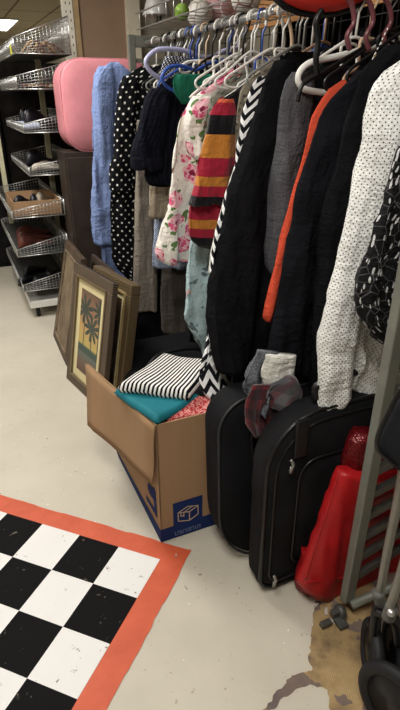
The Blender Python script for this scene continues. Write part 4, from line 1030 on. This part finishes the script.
for j in range(10):
    a=random.uniform(.10,.23); b=random.uniform(.03,.3); bm=bmesh.new()
    L=.05+random.uniform(0,.05); an=random.uniform(0,3.1)
    pts=spline([R(sx+a-L*math.cos(an),tu+b-L*.4*math.sin(an),zz+.012),R(sx+a,tu+b,zz+.05+random.uniform(0,.06)),R(sx+a+L*math.cos(an),tu+b+L*.4*math.sin(an),zz+.012)],6)
    tube(bm,pts,.008,6); tag(obj('woven_strap',bm,[plain('straw_tan',RGB(160,130,90),.8),plain('dark_brown_strap',RGB(84,62,48),.7),plain('tan_beads',RGB(150,130,108),.6)][j%3]),'looped strap heaped on the topmost wire tray','strap','straps on the topmost tray')
# price tag
bm=bmesh.new(); s,z=onT(5,50,tu); boxr(bm,Z['u3'][0]-.008,Z['u3'][0]-.005,tu+.10,tu+.16,Z['u3'][1]+.0,Z['u3'][1]+.05); tag(obj('yellow_price_tag',bm,plain('yellow_card',RGB(196,196,60),.7),None,False),'yellow card clipped to the top wire tray','tag')
# ---- far background at left
tbox('white_storage_cabinet','white cabinet far behind the wire trays','cabinet',-.9,.1,6.8,7.3,0,1.15,m_wplas)
for j,(a,b,zt_,c) in enumerate(((-.95,-.42,1.60,RGB(24,22,22)),(-.40,.30,1.64,RGB(30,26,24)))):  # plain dark blocks added so the gaps between the trays look black
    tbox('dark_backdrop_block','dark block added to darken the gap behind the wire tray cart, '+('left one' if j==0 else 'right one'),'backdrop',a,b,4.15+.05*j,4.5,0,zt_,plain('dark_backdrop_paint%d'%j,c,.8,.1,0,.4,9))

# ---------------------------------------------------------------- stroller at the right edge
k=thing('folded_stroller','grey and black folding stroller cut off by the right edge','stroller',onZ(385,690,0))
m_ali=plain('brushed_grey_tube',RGB(128,126,118),.35,.5,.5,.08)
def px3(x,y,Yd):      # a measured point at its own distance Yd in front of the viewer
    d=ray(x,y); kq=Yd/d.y; return Vector((d.x*kq,d.y*kq,H+d.z*kq))
def pt(bm,pts,r,n=10): tube(bm,spline([px3(*p) for p in pts],5),r,n)
bm=bmesh.new(); pt(bm,[(412,420,.87),(398,500,.885),(388,548,.895),(379,598,.905)],.0105); obj('frame_tube',bm,m_ali,k)
bm=bmesh.new(); pt(bm,[(430,450,.80),(412,530,.815),(402,570,.825),(388,612,.83)],.0105); obj('frame_tube',bm,m_ali,k)
for q in ([(378,592,.90),(381,604,.90)],[(392,606,.83),(388,618,.83)]):
    bm=bmesh.new(); pt(bm,q,.016); obj('joint_collar',bm,plain('grey_joint_plastic',RGB(84,84,80),.5,.4),k)
bm=bmesh.new(); c=px3(391,613,.815); lathe(bm,c,[(0,-.004),(.009,-.004),(.009,.004),(0,.004)],16,(Vector((0,0,1.25))-c)); obj('rivet',bm,m_chrome,k)
def wheel(c,ax,R_,w):
    bm=bmesh.new(); r0=R_-w*.5
    ax=ax.normalized(); x=ax.orthogonal().normalized(); y=ax.cross(x)
    tube(bm,[c+(x*math.cos(2*PI*i/40)+y*math.sin(2*PI*i/40))*r0 for i in range(40)],w*.5,12,True); o=obj('wheel',bm,m_rub,k)
    bm=bmesh.new(); lathe(bm,c,[(0,-w*.45),(R_*.25,-w*.45),(R_*.3,-w*.2),(R_*.86,-w*.3),(R_*.86,w*.3),(R_*.3,w*.2),(R_*.25,w*.45),(0,w*.45)],32,ax); obj('hub',bm,m_bplas,under(o,k))
    return o
wa=Vector((.92,.30,.0))
cw=onZ(372,652,.085); wheel(cw,Vector((1,-.10,0)),.085,.030)
cw=onZ(394,650,.085); wheel(cw,Vector((1,-.10,0)),.085,.030)
cw=onZ(402,712,.12); wheel(cw,Vector((.75,.55,0)),.12,.034)
bm=bmesh.new(); pt(bm,[(379,604,.90),(376,618,.885),(374,640,.875)],.014); pt(bm,[(388,616,.84),(396,622,.84),(400,645,.82)],.014); pt(bm,[(376,612,.88),(390,618,.85)],.010); obj('wheel_fork',bm,m_bplas,k)
# seat fabric
m_sf=plain('black_stroller_fabric',RGB(26,28,32),.8,.2,0,.2,8)
bm=bmesh.new(); rows=[]
for (y,xl,xr) in ((392,402,450),(405,396,452),(425,384,450),(440,377,446),(452,378,440),(462,388,436),(472,400,432)):
    rows.append((px3(xl,y,.86),px3(xr,y,.86)))
nr=[]
for i,(a,b) in enumerate(rows):
    ring=[]
    for q in range(20):
        an=2*PI*q/20; ring.append(bm.verts.new((a+b)/2+(b-a)/2*math.cos(an)+Vector((-.1,-1,0)).normalized()*.03*math.sin(an)*(1 if 0<i<6 else .5)))
    nr.append(ring)
for A,B in zip(nr,nr[1:]):
    for q in range(20): bm.faces.new((A[q],A[(q+1)%20],B[(q+1)%20],B[q]))
bm.faces.new(nr[0]);bm.faces.new(nr[-1]); obj('seat_fabric',bm,m_sf,k,True,sub=1)
bm=bmesh.new(); pt(bm,[(402,388,.84),(394,402,.84),(383,424,.84),(377,440,.84),(380,452,.84),(396,466,.84)],.005,8); obj('fabric_edge',bm,m_bplas,k)

# debris by the rack foot
for i,(x,y,l) in enumerate(((318,600,.03),(326,612,.025),(332,622,.03),(316,606,.018),(186,588,.012),(200,575,.01),(176,556,.012))):
    p=P(x,y); bm=bmesh.new(); a=Vector((math.cos(i*1.3),math.sin(i*1.3),0)); b=Vector((-a.y,a.x,0)); box(bm,p+Vector((0,0,.003)),a,b,l,l*.35,.004)
    tag(obj('paint_chip',bm,m_wink,None,False),'pale scrap of debris lying on the floor','debris','scraps on the floor')

# ---------------------------------------------------------------- world, camera, view
w=bpy.data.worlds.new('world'); scene.world=w; w.use_nodes=True
w.node_tree.nodes['Background'].inputs[0].default_value=(.9,.92,1,1); w.node_tree.nodes['Background'].inputs[1].default_value=.3
cam=bpy.data.cameras.new('camera'); co=bpy.data.objects.new('camera',cam); COL.objects.link(co)
co.location=(0,0,H); co.rotation_euler=(PI/2-TH,0,0)
cam.sensor_fit='VERTICAL'; cam.sensor_height=24.; cam.lens=24.*FPX/710.; cam.clip_start=.02
scene.camera=co
scene.view_settings.view_transform='Standard'; scene.view_settings.look='None'; scene.view_settings.gamma=1; scene.view_settings.use_curve_mapping=False
scene.view_settings.exposure=-0.1
for o in bpy.data.objects:
    if '_o' in o: del o['_o']
